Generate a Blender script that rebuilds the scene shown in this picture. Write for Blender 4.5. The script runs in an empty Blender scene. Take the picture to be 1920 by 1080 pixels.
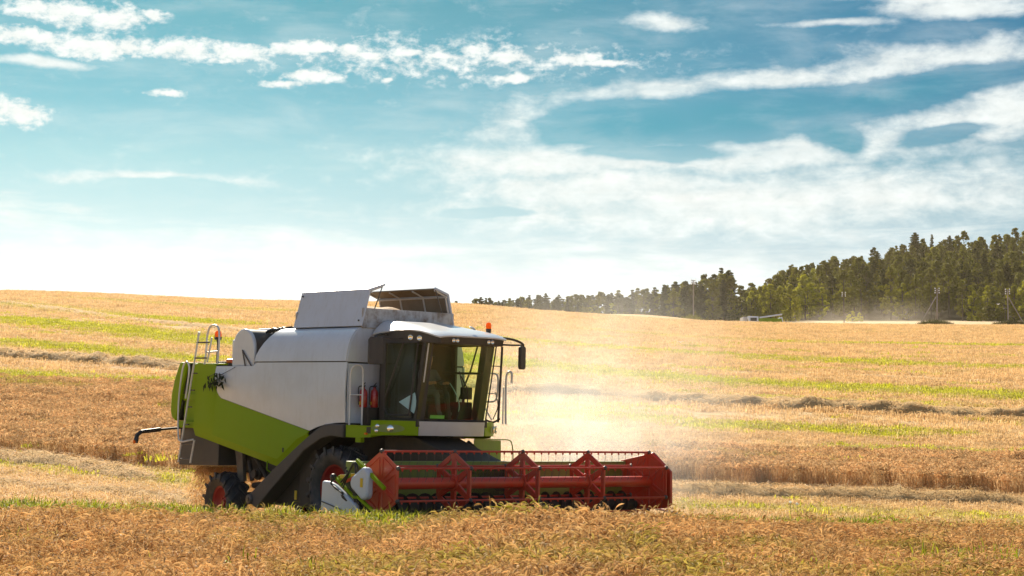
import bpy, math, random
import numpy as np
from mathutils import Matrix, Vector
R = math.radians
rnd = random.Random(7)
nrs = np.random.RandomState(11)
SC = bpy.context.scene
COL = SC.collection

# ------------------------------------------------------------------ camera, light, exposure
CAMZ = 2.56
PITCH = math.atan(225 / 3520)
cam = bpy.data.cameras.new('camera'); cam.lens = 66; cam.sensor_width = 36
cam.clip_start = .1; cam.clip_end = 20000
camo = bpy.data.objects.new('camera', cam); COL.objects.link(camo)
camo.location = (0, 0, CAMZ); camo.rotation_euler = (R(90) + PITCH, 0, 0)
SC.camera = camo
SUN_EL, SUN_AZ = R(33), R(-15)          # azimuth from +Y towards +X
sunv = Vector((math.sin(SUN_AZ) * math.cos(SUN_EL), math.cos(SUN_AZ) * math.cos(SUN_EL), math.sin(SUN_EL)))
sl = bpy.data.lights.new('sun', 'SUN'); sl.energy = 5.0; sl.angle = R(.55); sl.color = (1, .89, .72)
so = bpy.data.objects.new('sun', sl); COL.objects.link(so)
so.rotation_euler = sunv.to_track_quat('Z', 'Y').to_euler()
vs = SC.view_settings
vs.view_transform = 'Standard'; vs.look = 'None'; vs.gamma = 1; vs.exposure = 1.1; vs.use_curve_mapping = False
SC.cycles.max_bounces = 8; SC.cycles.transparent_max_bounces = 16
SC.cycles.volume_bounces = 0; SC.cycles.volume_step_rate = 2.0
SC.cycles.use_denoising = True
SC.cycles.use_adaptive_sampling = True

# ------------------------------------------------------------------ node helpers
class NT:
    def __init__(s, tree):
        s.t = tree; s.n = tree.nodes; s.l = tree.links
    def new(s, typ, **kw):
        o = s.n.new(typ)
        for k, v in kw.items():
            if k.startswith('i_'):
                o.inputs[k[2:].replace('__', ' ')].default_value = v
            else: setattr(o, k, v)
        return o
    def put(s, sock, v):
        if isinstance(v, bpy.types.NodeSocket): s.l.new(v, sock)
        elif v is not None: sock.default_value = v
    def math(s, op, a, b=None, c=None, clamp=False):
        o = s.n.new('ShaderNodeMath'); o.operation = op; o.use_clamp = clamp
        s.put(o.inputs[0], a)
        if b is not None: s.put(o.inputs[1], b)
        if c is not None: s.put(o.inputs[2], c)
        return o.outputs[0]
    def mix(s, f, a, b, blend='MIX'):
        o = s.n.new('ShaderNodeMix'); o.data_type = 'RGBA'; o.blend_type = blend
        s.put(o.inputs[0], f)
        for q, v in ((6, a), (7, b)):
            if isinstance(v, tuple) and len(v) == 3: v = (*v, 1)
            s.put(o.inputs[q], v)
        return o.outputs[2]
    def noise(s, vec, scale, detail=3, rough=.55, dist=0.):
        o = s.n.new('ShaderNodeTexNoise'); o.inputs['Scale'].default_value = scale
        o.inputs['Detail'].default_value = detail; o.inputs['Roughness'].default_value = rough
        o.inputs['Distortion'].default_value = dist
        if vec is not None: s.l.new(vec, o.inputs['Vector'])
        return o.outputs['Fac']
    def ramp(s, v, a, b, lo=0., hi=1., typ='SMOOTHSTEP'):
        o = s.n.new('ShaderNodeMapRange'); o.interpolation_type = typ; o.clamp = True if typ == 'LINEAR' else True
        s.put(o.inputs[0], v); o.inputs[1].default_value = a; o.inputs[2].default_value = b
        o.inputs[3].default_value = lo; o.inputs[4].default_value = hi
        return o.outputs[0]
    def mapping(s, vec, loc=(0, 0, 0), rot=(0, 0, 0), scale=(1, 1, 1)):
        o = s.n.new('ShaderNodeMapping'); s.l.new(vec, o.inputs[0])
        o.inputs[1].default_value = loc; o.inputs[2].default_value = rot; o.inputs[3].default_value = scale
        return o.outputs[0]

# ------------------------------------------------------------------ sky
W = bpy.data.worlds.new('World'); SC.world = W; W.use_nodes = True
wt = NT(W.node_tree); wt.n.clear()
sky = wt.new('ShaderNodeTexSky', sky_type='NISHITA', sun_disc=False, sun_elevation=SUN_EL, sun_rotation=SUN_AZ,
             altitude=200, air_density=1.0, dust_density=1.2, ozone_density=1.4)
tc = wt.new('ShaderNodeTexCoord')
sx = wt.new('ShaderNodeSeparateXYZ'); wt.l.new(tc.outputs['Generated'], sx.inputs[0])
az = wt.math('ARCTAN2', sx.outputs[0], sx.outputs[1])
el = wt.math('ARCSINE', sx.outputs[2])
cu = wt.math('MULTIPLY', az, 10.0); cv = wt.math('MULTIPLY', el, 10.0)
cx = wt.new('ShaderNodeCombineXYZ'); wt.l.new(cu, cx.inputs[0]); wt.l.new(cv, cx.inputs[1])
cvec = cx.outputs[0]
def PXD(px, py): return ((px - 960) / 352., (765 - py) / 352.)
n_big = wt.noise(wt.mapping(cvec, scale=(.9, 2.6, 1)), 1.6, 6, .58, .3)
n_str = wt.noise(wt.mapping(cvec, loc=(3, 1, 0), rot=(0, 0, R(6)), scale=(.55, 4.2, 1)), 1.7, 6, .6, .4)
n_fin = wt.noise(wt.mapping(cvec, loc=(7, 3, 0), scale=(1, 1.7, 1)), 7.0, 6, .62, .2)
n_det = wt.noise(wt.mapping(cvec, loc=(4, 2, 0), scale=(1, 1.5, 1)), 17.0, 5, .6, .1)
n_mid = wt.noise(wt.mapping(cvec, loc=(1, 9, 0), scale=(1, 2.2, 1)), 3.2, 5, .6, .3)
wob = wt.new('ShaderNodeTexNoise'); wob.inputs['Scale'].default_value = 2.6; wob.inputs['Detail'].default_value = 4
wt.l.new(wt.mapping(cvec, scale=(.7, 1.6, 1)), wob.inputs['Vector'])
wv = wt.new('ShaderNodeVectorMath', operation='MULTIPLY_ADD')
wt.l.new(wob.outputs['Color'], wv.inputs[0]); wv.inputs[1].default_value = (.34, .11, 0)
off = wt.new('ShaderNodeVectorMath', operation='SUBTRACT'); wt.l.new(cvec, off.inputs[0]); off.inputs[1].default_value = (.17, .055, 0)
wt.l.new(off.outputs[0], wv.inputs[2]); warped = wv.outputs[0]
def blob(px, py, rx, ry, rot=0, soft=True):
    c = PXD(px, py)
    m = wt.n.new('ShaderNodeMapping'); m.vector_type = 'TEXTURE'
    wt.l.new(warped, m.inputs[0])
    m.inputs[1].default_value = (c[0], c[1], 0); m.inputs[2].default_value = (0, 0, R(rot)); m.inputs[3].default_value = (rx / 352., ry / 352., 1)
    g = wt.new('ShaderNodeVectorMath', operation='LENGTH'); wt.l.new(m.outputs[0], g.inputs[0])
    return wt.ramp(g.outputs['Value'], 1.35, .0, 0, 1, 'SMOOTHSTEP' if soft else 'LINEAR')
def union(lst):
    a = lst[0]
    for b in lst[1:]: a = wt.math('MAXIMUM', a, b)
    return a
crisp = union([blob(q[0], q[1], q[2], q[3], 0, False) for q in ((75, 43, 70, 26), (150, 47, 85, 30), (225, 52, 60, 24), (60, 95, 110, 20), (200, 102, 150, 27), (330, 104, 110, 26), (440, 106, 90, 20), (560, 97, 95, 15), (660, 100, 30, 14), (292, 45, 34, 13),
               (700, 108, 30, 9), (765, 103, 36, 11), (815, 110, 30, 9), (575, 152, 62, 16), (525, 168, 50, 10), (45, 228, 75, 30), (310, 189, 40, 10), (1085, 116, 44, 17), (1130, 124, 40, 9), (965, 148, 50, 13), (970, 110, 70, 15), (880, 98, 60, 10), (710, 150, 16, 8))])
crisp = wt.math('MAXIMUM', crisp, wt.math('MULTIPLY', blob(800, 115, 520, 60, 0, False), .50))
cum = wt.math('ADD', wt.math('MULTIPLY', crisp, 1.25), wt.math('MULTIPLY', wt.math('SUBTRACT', wt.math('ADD', wt.math('MULTIPLY', n_fin, .55), wt.math('MULTIPLY', n_det, .45)), .5), 3.4))
cum = wt.math('MULTIPLY', wt.ramp(cum, .12, 1.0), wt.ramp(crisp, .0, .36))
soft = union([blob(1180, 178, 270, 26, 6), blob(1450, 160, 290, 30, 3), blob(1760, 132, 320, 48, 4), blob(985, 232, 170, 36, 16), blob(1080, 305, 420, 60, 0),
              blob(1500, 290, 480, 50, 5), blob(1830, 240, 300, 75, 8), blob(1700, 12, 330, 22, -5), blob(1800, 38, 230, 22, -4), blob(1250, 46, 90, 20), blob(1560, 55, 130, 10),
              blob(60, 138, 150, 11), blob(300, 352, 260, 18, -1), blob(1420, 380, 760, 85, 2), blob(985, 240, 90, 62), blob(1150, 350, 420, 60)])
lens = union([blob(1200, 236, 250, 52, 3), blob(1400, 218, 280, 48, 5), blob(1680, 192, 240, 36, 9), blob(1565, 266, 60, 36, -20)])
hole = union([lens, blob(1230, 292, 160, 16), blob(350, 391, 170, 22, 0), blob(330, 360, 150, 15),
              blob(1760, 268, 90, 18, 5), blob(900, 402, 90, 10)])
sf = wt.math('ADD', wt.math('MULTIPLY', soft, .92), wt.math('MULTIPLY', wt.math('SUBTRACT', wt.math('ADD', wt.math('MULTIPLY', n_mid, .6), wt.math('MULTIPLY', n_fin, .4)), .5), 2.0))
sf = wt.math('SUBTRACT', sf, wt.math('MULTIPLY', hole, 1.5))
sf = wt.math('MULTIPLY', wt.ramp(sf, .0, .98), wt.ramp(n_str, .25, .62, .66, 1.0))
veil = wt.math('ADD', wt.math('MULTIPLY', wt.ramp(el, .165, .05), .9), wt.math('MULTIPLY', wt.math('SUBTRACT', wt.math('ADD', wt.math('MULTIPLY', n_str, .7), wt.math('MULTIPLY', n_mid, .3)), .5), 3.4))
veil = wt.math('SUBTRACT', veil, wt.math('MULTIPLY', hole, .9))
veil = wt.math('MULTIPLY', wt.ramp(veil, .25, 1.3), .85)
thin = wt.math('MULTIPLY', wt.ramp(wt.math('ADD', n_big, wt.math('MULTIPLY', n_str, .5)), .64, 1.1), .30)
cl = wt.math('MAXIMUM', wt.math('MAXIMUM', cum, sf), wt.math('MAXIMUM', veil, thin))
tr_ = wt.n.new('ShaderNodeValToRGB'); wt.put(tr_.inputs[0], wt.math('MULTIPLY', el, 2.0, clamp=True))
stops = [(0., (.95, 1.02, 1.32)), (.116, (.82, .93, 1.22)), (.15, (.60, .76, .97)), (.208, (.42, .655, .79)), (.264, (.31, .60, .70)), (.32, (.15, .48, .595)), (.43, (.055, .375, .475)), (.6, (.04, .31, .46)), (1., (.5, .8, .95))]
cr = tr_.color_ramp; cr.interpolation = 'B_SPLINE' if False else 'LINEAR'
while len(cr.elements) < len(stops): cr.elements.new(.5)
for e_, (p_, c_) in zip(cr.elements, stops): e_.position = p_; e_.color = (*c_, 1)
side = wt.math('MULTIPLY', wt.ramp(az, -.05, .24), wt.ramp(el, .09, .19))
tint = wt.mix(wt.math('MULTIPLY', side, .8), tr_.outputs[0], (.010, .31, .50))
tint = wt.mix(wt.math('MULTIPLY', lens, .9), tint, (.015, .39, .53))
tint = wt.mix(1.0, tint, (.80, .80, .80), 'MULTIPLY')
tint = wt.mix(wt.ramp(sx.outputs[1], .55, -.1), tint, (.86, .95, 1.08))
base = wt.mix(1.0, sky.outputs[0], tint, 'MULTIPLY')
bright = wt.math('ADD', wt.math('MULTIPLY', n_fin, 3.4), 7.1)
bright = wt.math('MULTIPLY', bright, wt.ramp(el, .12, .03, 1.0, 1.25))
ccol = wt.new('ShaderNodeCombineXYZ')
wt.l.new(wt.math('MULTIPLY', bright, .93), ccol.inputs[0]); wt.l.new(bright, ccol.inputs[1]); wt.l.new(wt.math('MULTIPLY', bright, 1.0), ccol.inputs[2])
skyc = wt.mix(cl, base, ccol.outputs[0])
bg = wt.new('ShaderNodeBackground'); wt.l.new(skyc, bg.inputs[0]); bg.inputs[1].default_value = .05
wo = wt.new('ShaderNodeOutputWorld'); wt.l.new(bg.outputs[0], wo.inputs[0])

# ------------------------------------------------------------------ materials
def base_mat(name):
    m = bpy.data.materials.new(name); m.use_nodes = True
    t = NT(m.node_tree); b = t.n['Principled BSDF']
    return m, t, b
def objco(t): return t.new('ShaderNodeTexCoord').outputs['Object']
def paint(name, col, rough=.35, dirt=.25, dcol=(.30, .24, .16), coat=.3, scale=3., metal=0., streak=.25, bump=.0):
    m, t, b = base_mat(name); o = objco(t)
    n1 = t.noise(o, scale, 6, .65); n2 = t.noise(t.mapping(o, scale=(6, 6, .7)), 2.2, 5, .6); n3 = t.noise(o, scale * 22, 2, .5)
    c = t.mix(t.math('MULTIPLY', t.ramp(n1, .35, .75), dirt), col, dcol)
    c = t.mix(t.math('MULTIPLY', t.ramp(n2, .5, .8), streak), c, dcol)
    c = t.mix(t.math('MULTIPLY', t.ramp(n3, .6, .8), dirt * .5), c, dcol)
    t.put(b.inputs['Base Color'], c)
    t.put(b.inputs['Roughness'], t.math('ADD', t.math('MULTIPLY', n1, .25), rough - .1))
    b.inputs['Coat Weight'].default_value = coat; b.inputs['Coat Roughness'].default_value = .12
    b.inputs['Metallic'].default_value = metal
    if bump:
        bp = t.new('ShaderNodeBump'); bp.inputs['Strength'].default_value = bump; bp.inputs['Distance'].default_value = .01
        t.l.new(n1, bp.inputs['Height']); t.l.new(bp.outputs[0], b.inputs['Normal'])
    return m
M = {}
M['white'] = paint('white_paint', (.62, .65, .685), .30, .22, (.40, .38, .33), .5, 1.6)
M['tank'] = paint('tank_paint', (.55, .59, .66), .4, .18, (.38, .35, .30), .15, 2.2, streak=.35)
M['rustwall'] = paint('rusty_tank_wall', (.50, .50, .49), .5, .9, (.15, .085, .035), 0, 4.2, streak=.85)
M['lidin'] = paint('lid_inside', (.26, .20, .13), .6, .5, (.16, .11, .06), 0, 2.5, streak=.4)
M['green'] = paint('green_paint', (.225, .34, .001), .36, .10, (.24, .28, .004), 0., 1.5); M['green'].node_tree.nodes['Principled BSDF'].inputs['Specular IOR Level'].default_value = .1
M['greendark'] = paint('olive_paint', (.20, .27, .035), .45, .35, (.17, .13, .06), .1, 3)
M['red'] = paint('red_paint', (.60, .045, .014), .4, .38, (.34, .13, .06), .2, 3.)
M['redrim'] = paint('red_rim_paint', (.34, .012, .012), .45, .25, (.16, .08, .05), .1, 4)
M['dark'] = paint('dark_plastic', (.042, .035, .030), .5, .4, (.11, .085, .06), 0, 3)
M['fender'] = paint('guard_plastic', (.060, .052, .046), .55, .35, (.13, .10, .07), 0, 2.5)
M['black'] = paint('black_plastic', (.014, .013, .012), .4, .2, (.06, .05, .04), 0, 4)
M['under'] = paint('greasy_steel', (.028, .022, .017), .6, .5, (.09, .06, .035), 0, 4)
M['rubber'] = paint('tyre_rubber', (.026, .026, .027), .6, .55, (.12, .10, .085), 0, 5, bump=.3)
M['steel'] = paint('galvanised_steel', (.66, .65, .62), .42, .25, (.36, .32, .26), 0, 8, metal=.15)
M['steeldark'] = paint('worn_steel', (.13, .115, .10), .45, .4, (.08, .05, .03), 0, 6, metal=.5)
M['interior'] = paint('cab_trim', (.030, .026, .020), .6, .3, (.06, .05, .03), 0, 3)
M['seat'] = paint('seat_fabric', (.05, .045, .04), .8, .3, (.08, .07, .05), 0, 8)
M['silver'] = paint('silver_paint', (.50, .49, .47), .35, .25, (.36, .30, .22), .3, 2)
M['yellow'] = paint('yellow_sticker', (.75, .48, .01), .4, .15, (.3, .2, .02), 0, 30)
M['sticker'] = paint('pale_sticker', (.35, .55, .55), .4, .2, (.2, .35, .3), 0, 30)
M['stickgreen'] = paint('green_sticker', (.2, .55, .12), .4, .2, (.3, .5, .4), 0, 30)
M['fire'] = paint('extinguisher_red', (.45, .02, .018), .25, .12, (.2, .05, .03), .5, 6)
M['wood'] = paint('weathered_wood', (.36, .32, .28), .8, .4, (.09, .07, .05), 0, 4)
M['porcelain'] = paint('white_porcelain', (.85, .86, .88), .2, .05, (.5, .5, .5), .5, 4)
M['bird'] = paint('white_feathers', (.82, .82, .80), .7, .1, (.5, .5, .48), 0, 10)
M['skin'] = paint('skin', (.42, .22, .14), .5, .1, (.3, .14, .09), 0, 10)
M['cloth'] = paint('work_shirt', (.10, .11, .12), .8, .3, (.06, .06, .06), 0, 10)
M['grain'] = paint('grain', (.30, .17, .06), .8, .6, (.22, .12, .04), 0, 30, bump=1.)
M['panelwhite'] = paint('header_white', (.56, .60, .67), .35, .12, (.4, .37, .32), .3, 2)
def chrome():
    m, t, b = base_mat('lamp_reflector'); b.inputs['Base Color'].default_value = (.85, .83, .78, 1); b.inputs['Metallic'].default_value = .9
    t.put(b.inputs['Roughness'], t.math('ADD', t.math('MULTIPLY', t.noise(objco(t), 30), .15), .08)); return m
M['chrome'] = chrome()
def amber():
    m, t, b = base_mat('amber_lens'); n = t.noise(objco(t), 20)
    t.put(b.inputs['Base Color'], t.mix(n, (.95, .16, .0), (1., .30, .01)))
    b.inputs['Roughness'].default_value = .2; b.inputs['Subsurface Weight'].default_value = .0
    tr = t.new('ShaderNodeBsdfTranslucent'); tr.inputs[0].default_value = (1., .30, .01, 1)
    mx = t.new('ShaderNodeMixShader'); mx.inputs[0].default_value = .55
    t.l.new(b.outputs[0], mx.inputs[1]); t.l.new(tr.outputs[0], mx.inputs[2]); t.l.new(mx.outputs[0], t.n['Material Output'].inputs[0]); return m
M['amber'] = amber()
def glass():
    m, t, b = base_mat('tinted_cab_glass')
    tr = t.new('ShaderNodeBsdfTransparent'); gl = t.new('ShaderNodeBsdfGlossy')
    n = t.noise(objco(t), 3, 5)
    t.put(tr.inputs[0], t.mix(t.ramp(n, .3, .8), (.90, 1.0, .76), (.82, .94, .68)))
    gl.inputs['Roughness'].default_value = .06; gl.inputs[0].default_value = (.8, .85, .82, 1)
    fr = t.new('ShaderNodeLayerWeight'); fr.inputs[0].default_value = .5
    mx = t.new('ShaderNodeMixShader'); t.put(mx.inputs[0], t.math('ADD', .04, t.math('MULTIPLY', t.math('POWER', fr.outputs['Facing'], 4.), .6)))
    t.l.new(tr.outputs[0], mx.inputs[1]); t.l.new(gl.outputs[0], mx.inputs[2]); t.l.new(mx.outputs[0], t.n['Material Output'].inputs[0]); return m
M['glass'] = glass()
def trans_mat(name, c0, c1, dark, fac=.4, attr='tint', rough=.7, rvar=.35, spec=.25, pale=None):
    """thin plant matter: colour between c0 and c1 by the instance's tint, some blades darker; light comes through it"""
    m, t, b = base_mat(name)
    at = t.new('ShaderNodeAttribute'); at.attribute_name = attr; at.attribute_type = 'INSTANCER'
    oi = t.new('ShaderNodeObjectInfo'); ge = t.new('ShaderNodeNewGeometry')
    c = t.mix(at.outputs['Fac'], c0, c1)
    c = t.mix(t.math('MULTIPLY', t.ramp(ge.outputs['Random Per Island'], .45, 1.), rvar), c, dark)
    if pale: c = t.mix(t.math('MULTIPLY', t.ramp(ge.outputs['Random Per Island'], .22, .0), .8), c, pale)  # paler blades put bright glints into the colour
    hs = t.new('ShaderNodeHueSaturation'); t.l.new(c, hs.inputs['Color'])
    t.put(hs.inputs['Value'], t.math('ADD', t.math('MULTIPLY', oi.outputs['Random'], .5), .75))
    c = hs.outputs[0]
    t.put(b.inputs['Base Color'], c); b.inputs['Roughness'].default_value = rough
    b.inputs['Specular IOR Level'].default_value = spec
    tr = t.new('ShaderNodeBsdfTranslucent'); t.put(tr.inputs[0], c)
    mx = t.new('ShaderNodeMixShader'); mx.inputs[0].default_value = fac
    t.l.new(b.outputs[0], mx.inputs[1]); t.l.new(tr.outputs[0], mx.inputs[2]); t.l.new(mx.outputs[0], t.n['Material Output'].inputs[0]); return m
M['wheat'] = trans_mat('ripe_cereal', (.72, .46, .195), (.44, .42, .05), (.24, .105, .03), .34, rough=.6, spec=.04, rvar=.85, pale=(.78, .58, .30))  # dark and pale stalk tones carry shaded gaps and highlights between the stems
M['crop'] = trans_mat('uncut_cereal', (.74, .50, .25), (.46, .44, .05), (.33, .165, .06), .34, rough=.6, spec=.04, rvar=.7, pale=(.80, .62, .36))
M['straw'] = trans_mat('cut_straw', (.74, .51, .245), (.48, .48, .06), (.36, .20, .08), .40, rvar=.6, pale=(.82, .66, .40), spec=.1)
M['grass'] = trans_mat('green_grass', (.165, .23, .008), (.42, .38, .035), (.10, .12, .01), .5, rough=.6, spec=.08)
M['weed'] = trans_mat('green_regrowth', (.42, .42, .02), (.62, .56, .08), (.28, .27, .02), .5)
M['leaf_pale'] = trans_mat('pale_leaves', (.35, .34, .02), (.35, .34, .02), (.13, .13, .012), .42)
M['leaf_mid'] = trans_mat('mid_leaves', (.18, .172, .016), (.18, .172, .016), (.06, .058, .01), .35)
M['leaf_dark'] = trans_mat('needles', (.085, .087, .016), (.085, .087, .016), (.035, .036, .01), .26)
M['leaf_twig'] = trans_mat('twig_leaves', (.02, .035, .01), (.02, .035, .01), (.01, .02, .008), .3)
M['rank'] = trans_mat('rank_weeds', (.085, .085, .025), (.1, .08, .03), (.06, .04, .015), .25)
M['bark'] = paint('bark', (.10, .075, .055), .9, .5, (.05, .04, .03), 0, 4)
M['petal'] = trans_mat('white_petals', (.85, .85, .8), (.85, .85, .8), (.7, .7, .6), .4)

# ------------------------------------------------------------------ mesh helper
class G:
    def __init__(s): s.v = []; s.f = []
    def add(s, vs_, fs):
        o = len(s.v); s.v += [tuple(map(float, p)) for p in vs_]; s.f += [tuple(i + o for i in f) for f in fs]; return s
    def box(s, a, b):
        (x0, y0, z0), (x1, y1, z1) = a, b
        return s.add([(x0, y0, z0), (x1, y0, z0), (x1, y1, z0), (x0, y1, z0), (x0, y0, z1), (x1, y0, z1), (x1, y1, z1), (x0, y1, z1)],
                     [(0, 3, 2, 1), (4, 5, 6, 7), (0, 1, 5, 4), (1, 2, 6, 5), (2, 3, 7, 6), (3, 0, 4, 7)])
    def hexa(s, lo, hi):      # eight corners: lower ring, upper ring
        return s.add(list(lo) + list(hi), [(0, 3, 2, 1), (4, 5, 6, 7), (0, 1, 5, 4), (1, 2, 6, 5), (2, 3, 7, 6), (3, 0, 4, 7)])
    def prism(s, poly, axis, c0, c1):   # polygon in the two other axes, extruded along axis
        n = len(poly)
        def p(q, c):
            return {'X': (c, q[0], q[1]), 'Y': (q[0], c, q[1]), 'Z': (q[0], q[1], c)}[axis]
        vv = [p(q, c0) for q in poly] + [p(q, c1) for q in poly]
        return s.add(vv, [tuple(range(n)), tuple(range(2 * n - 1, n - 1, -1))] + [(i, (i + 1) % n + 0, n + (i + 1) % n, n + i) for i in range(n)])
    def tube(s, path, r, n=8, caps=True, closed=False):
        P = [Vector(p) for p in path]; rr = r if hasattr(r, '__len__') else [r] * len(P)
        rings = []; up = None
        for i, p in enumerate(P):
            a = P[i - 1] if (i > 0 or closed) else p; b = P[(i + 1) % len(P)] if (i < len(P) - 1 or closed) else p
            t = (b - a).normalized()
            if up is None:
                up = Vector((0, 0, 1)) if abs(t.z) < .9 else Vector((1, 0, 0))
            x = t.cross(up).normalized(); y = x.cross(t).normalized(); up = y
            rings.append([p + x * rr[i] * math.cos(2 * math.pi * k / n) + y * rr[i] * math.sin(2 * math.pi * k / n) for k in range(n)])
        vv = [q for g in rings for q in g]; ff = []
        m = len(P)
        for i in range(m if closed else m - 1):
            for k in range(n):
                a = i * n + k; b = i * n + (k + 1) % n; j = ((i + 1) % m) * n
                ff.append((a, b, j + (k + 1) % n, j + k))
        if caps and not closed: ff += [tuple(range(n - 1, -1, -1)), tuple((m - 1) * n + k for k in range(n))]
        return s.add(vv, ff)
    def lathe(s, prof, c, n=48, axis='Y', sx=1., sz=1.):  # prof: (radius, offset along the axis)
        vv = []; ff = []
        for r, o in prof:
            for k in range(n):
                a = 2 * math.pi * k / n; u, w = r * math.cos(a) * sx, r * math.sin(a) * sz
                vv.append({'Y': (c[0] + u, c[1] + o, c[2] + w), 'X': (c[0] + o, c[1] + u, c[2] + w), 'Z': (c[0] + u, c[1] + w, c[2] + o)}[axis])
        for i in range(len(prof) - 1):
            for k in range(n):
                ff.append((i * n + k, i * n + (k + 1) % n, (i + 1) * n + (k + 1) % n, (i + 1) * n + k))
        return s.add(vv, ff)
    def grid(s, rows):       # rows of points
        m = len(rows); n = len(rows[0]); vv = [p for r in rows for p in r]
        return s.add(vv, [(i * n + k, i * n + k + 1, (i + 1) * n + k + 1, (i + 1) * n + k) for i in range(m - 1) for k in range(n - 1)])
    def ball(s, c, r, n=14, m=8):
        r = r if hasattr(r, '__len__') else (r, r, r)
        return s.grid([[(c[0] + r[0] * math.sin(math.pi * i / m) * math.cos(2 * math.pi * k / n), c[1] + r[1] * math.sin(math.pi * i / m) * math.sin(2 * math.pi * k / n), c[2] + r[2] * math.cos(math.pi * i / m)) for k in range(n + 1)] for i in range(m + 1)])
    def mesh(s, name, mat, smooth=30):
        me = bpy.data.meshes.new(name); me.from_pydata(s.v, [], s.f); me.update()
        if mat: me.materials.append(M[mat] if isinstance(mat, str) else mat)
        if smooth:
            me.shade_smooth(); me.set_sharp_from_angle(angle=R(smooth))
        return me
    def build(s, name, mat, parent=None, bevel=0., solid=0., smooth=30, fix=True):
        me = s.mesh(name, mat, smooth)
        if fix:
            import bmesh
            bm = bmesh.new(); bm.from_mesh(me); bmesh.ops.remove_doubles(bm, verts=bm.verts, dist=1e-5)
            bmesh.ops.recalc_face_normals(bm, faces=bm.faces); bm.to_mesh(me); bm.free()
        o = bpy.data.objects.new(name, me); COL.objects.link(o); o.parent = parent
        if solid:
            md = o.modifiers.new('solid', 'SOLIDIFY'); md.thickness = solid; md.offset = 0
            if smooth: md = o.modifiers.new('edges', 'EDGE_SPLIT'); md.split_angle = R(smooth)
        if bevel:
            md = o.modifiers.new('bevel', 'BEVEL'); md.width = bevel; md.segments = 2; md.limit_method = 'ANGLE'; md.angle_limit = R(35)
        return o
class CG(G):
    """clump builder with per-face material slots"""
    def __init__(s): super().__init__(); s.m = []
    def quadstrip(s, pts, ws, dirn, mi):
        vv = []
        for p, w in zip(pts, ws): vv += [tuple(p - dirn*w), tuple(p + dirn*w)]
        k = len(pts); s.add(vv, [(2*i, 2*i+1, 2*i+3, 2*i+2) for i in range(k-1)]); s.m += [mi]*(k-1)
    def fillm(s, mi): s.m += [mi]*(len(s.f) - len(s.m))
    def tri(s, a, b, c, mi): s.add([a, b, c], [(0, 1, 2)]); s.m.append(mi)
    def done(s, name, mats):
        me = bpy.data.meshes.new(name); me.from_pydata(s.v, [], s.f); me.update()
        for q in mats: me.materials.append(M[q])
        me.polygons.foreach_set('material_index', np.array(s.m, np.int32)); me.shade_smooth(); return me
def empty(name, loc=(0, 0, 0), parent=None, rz=0.):
    o = bpy.data.objects.new(name, None); COL.objects.link(o); o.location = loc; o.rotation_euler = (0, 0, rz); o.parent = parent
    o.empty_display_size = .3; return o
def tag(o, label=None, cat=None, group=None, kind=None):
    if label: o['label'] = label
    if cat: o['category'] = cat
    if group: o['group'] = group
    if kind: o['kind'] = kind
    return o
def dup(o, loc=None, rz=None, scale=None, label=None, group=None):
    r = o.copy(); COL.objects.link(r)
    if loc is not None: r.location = loc
    if rz is not None: r.rotation_euler = (0, 0, rz)
    if scale is not None: r.scale = scale
    if label: r['label'] = label
    if group: r['group'] = group
    for ch in o.children:
        c = ch.copy(); COL.objects.link(c); c.parent = r
        for g in ch.children:
            d = g.copy(); COL.objects.link(d); d.parent = c
    return r

# ------------------------------------------------------------------ terrain
def ss(x, a, b):
    t = np.clip((x - a) / (b - a), 0, 1); return t * t * (3 - 2 * t)
def pchip(xs, ys):
    xs = np.array(xs, float); ys = np.array(ys, float); h = np.diff(xs); d = np.diff(ys) / h; m = np.zeros_like(ys)
    for i in range(1, len(xs) - 1):
        if d[i - 1] * d[i] > 0:
            w1 = 2 * h[i] + h[i - 1]; w2 = h[i] + 2 * h[i - 1]; m[i] = (w1 + w2) / (w1 / d[i - 1] + w2 / d[i])
    m[0] = d[0]; m[-1] = d[-1]
    def f(x):
        x = np.clip(x, xs[0], xs[-1]); i = np.clip(np.searchsorted(xs, x, side='right') - 1, 0, len(xs) - 2); t = (x - xs[i]) / h[i]
        return (2*t**3-3*t*t+1)*ys[i] + (t**3-2*t*t+t)*h[i]*m[i] + (-2*t**3+3*t*t)*ys[i+1] + (t**3-t*t)*h[i]*m[i+1]
    return f
fP = pchip([-200,0,20,30,34,37,40,45,52,60,72,85,100,120,150,190,240,290,330,370,430,500,700,2000],
           [.0,.0,.02,.07,.07,-.06,-.22,-.48,-.18,.26,.82,1.84,3.2,4.95,7.46,10.8,14.8,18.5,21.2,23.2,24.5,24.5,22,10])
fD = pchip([-.8,-.273,-.136,-.028,.011,.05,.097,.18,.267,.8], [-22,-19,-1,6,17,27,37,44,46,46])
fA = pchip([300,440,520,620,860,1100,2500], [18,24.3,24,22.5,20,18,5])
fB = pchip([300,440,470,520,620], [15.5,21.3,22.5,25.6,31.4])
fY = pchip([.1,.122,.134,.153,.182,.21,.239,.273,.33,.6], [548,538,522,498,474,452,436,424,416,414])
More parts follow.
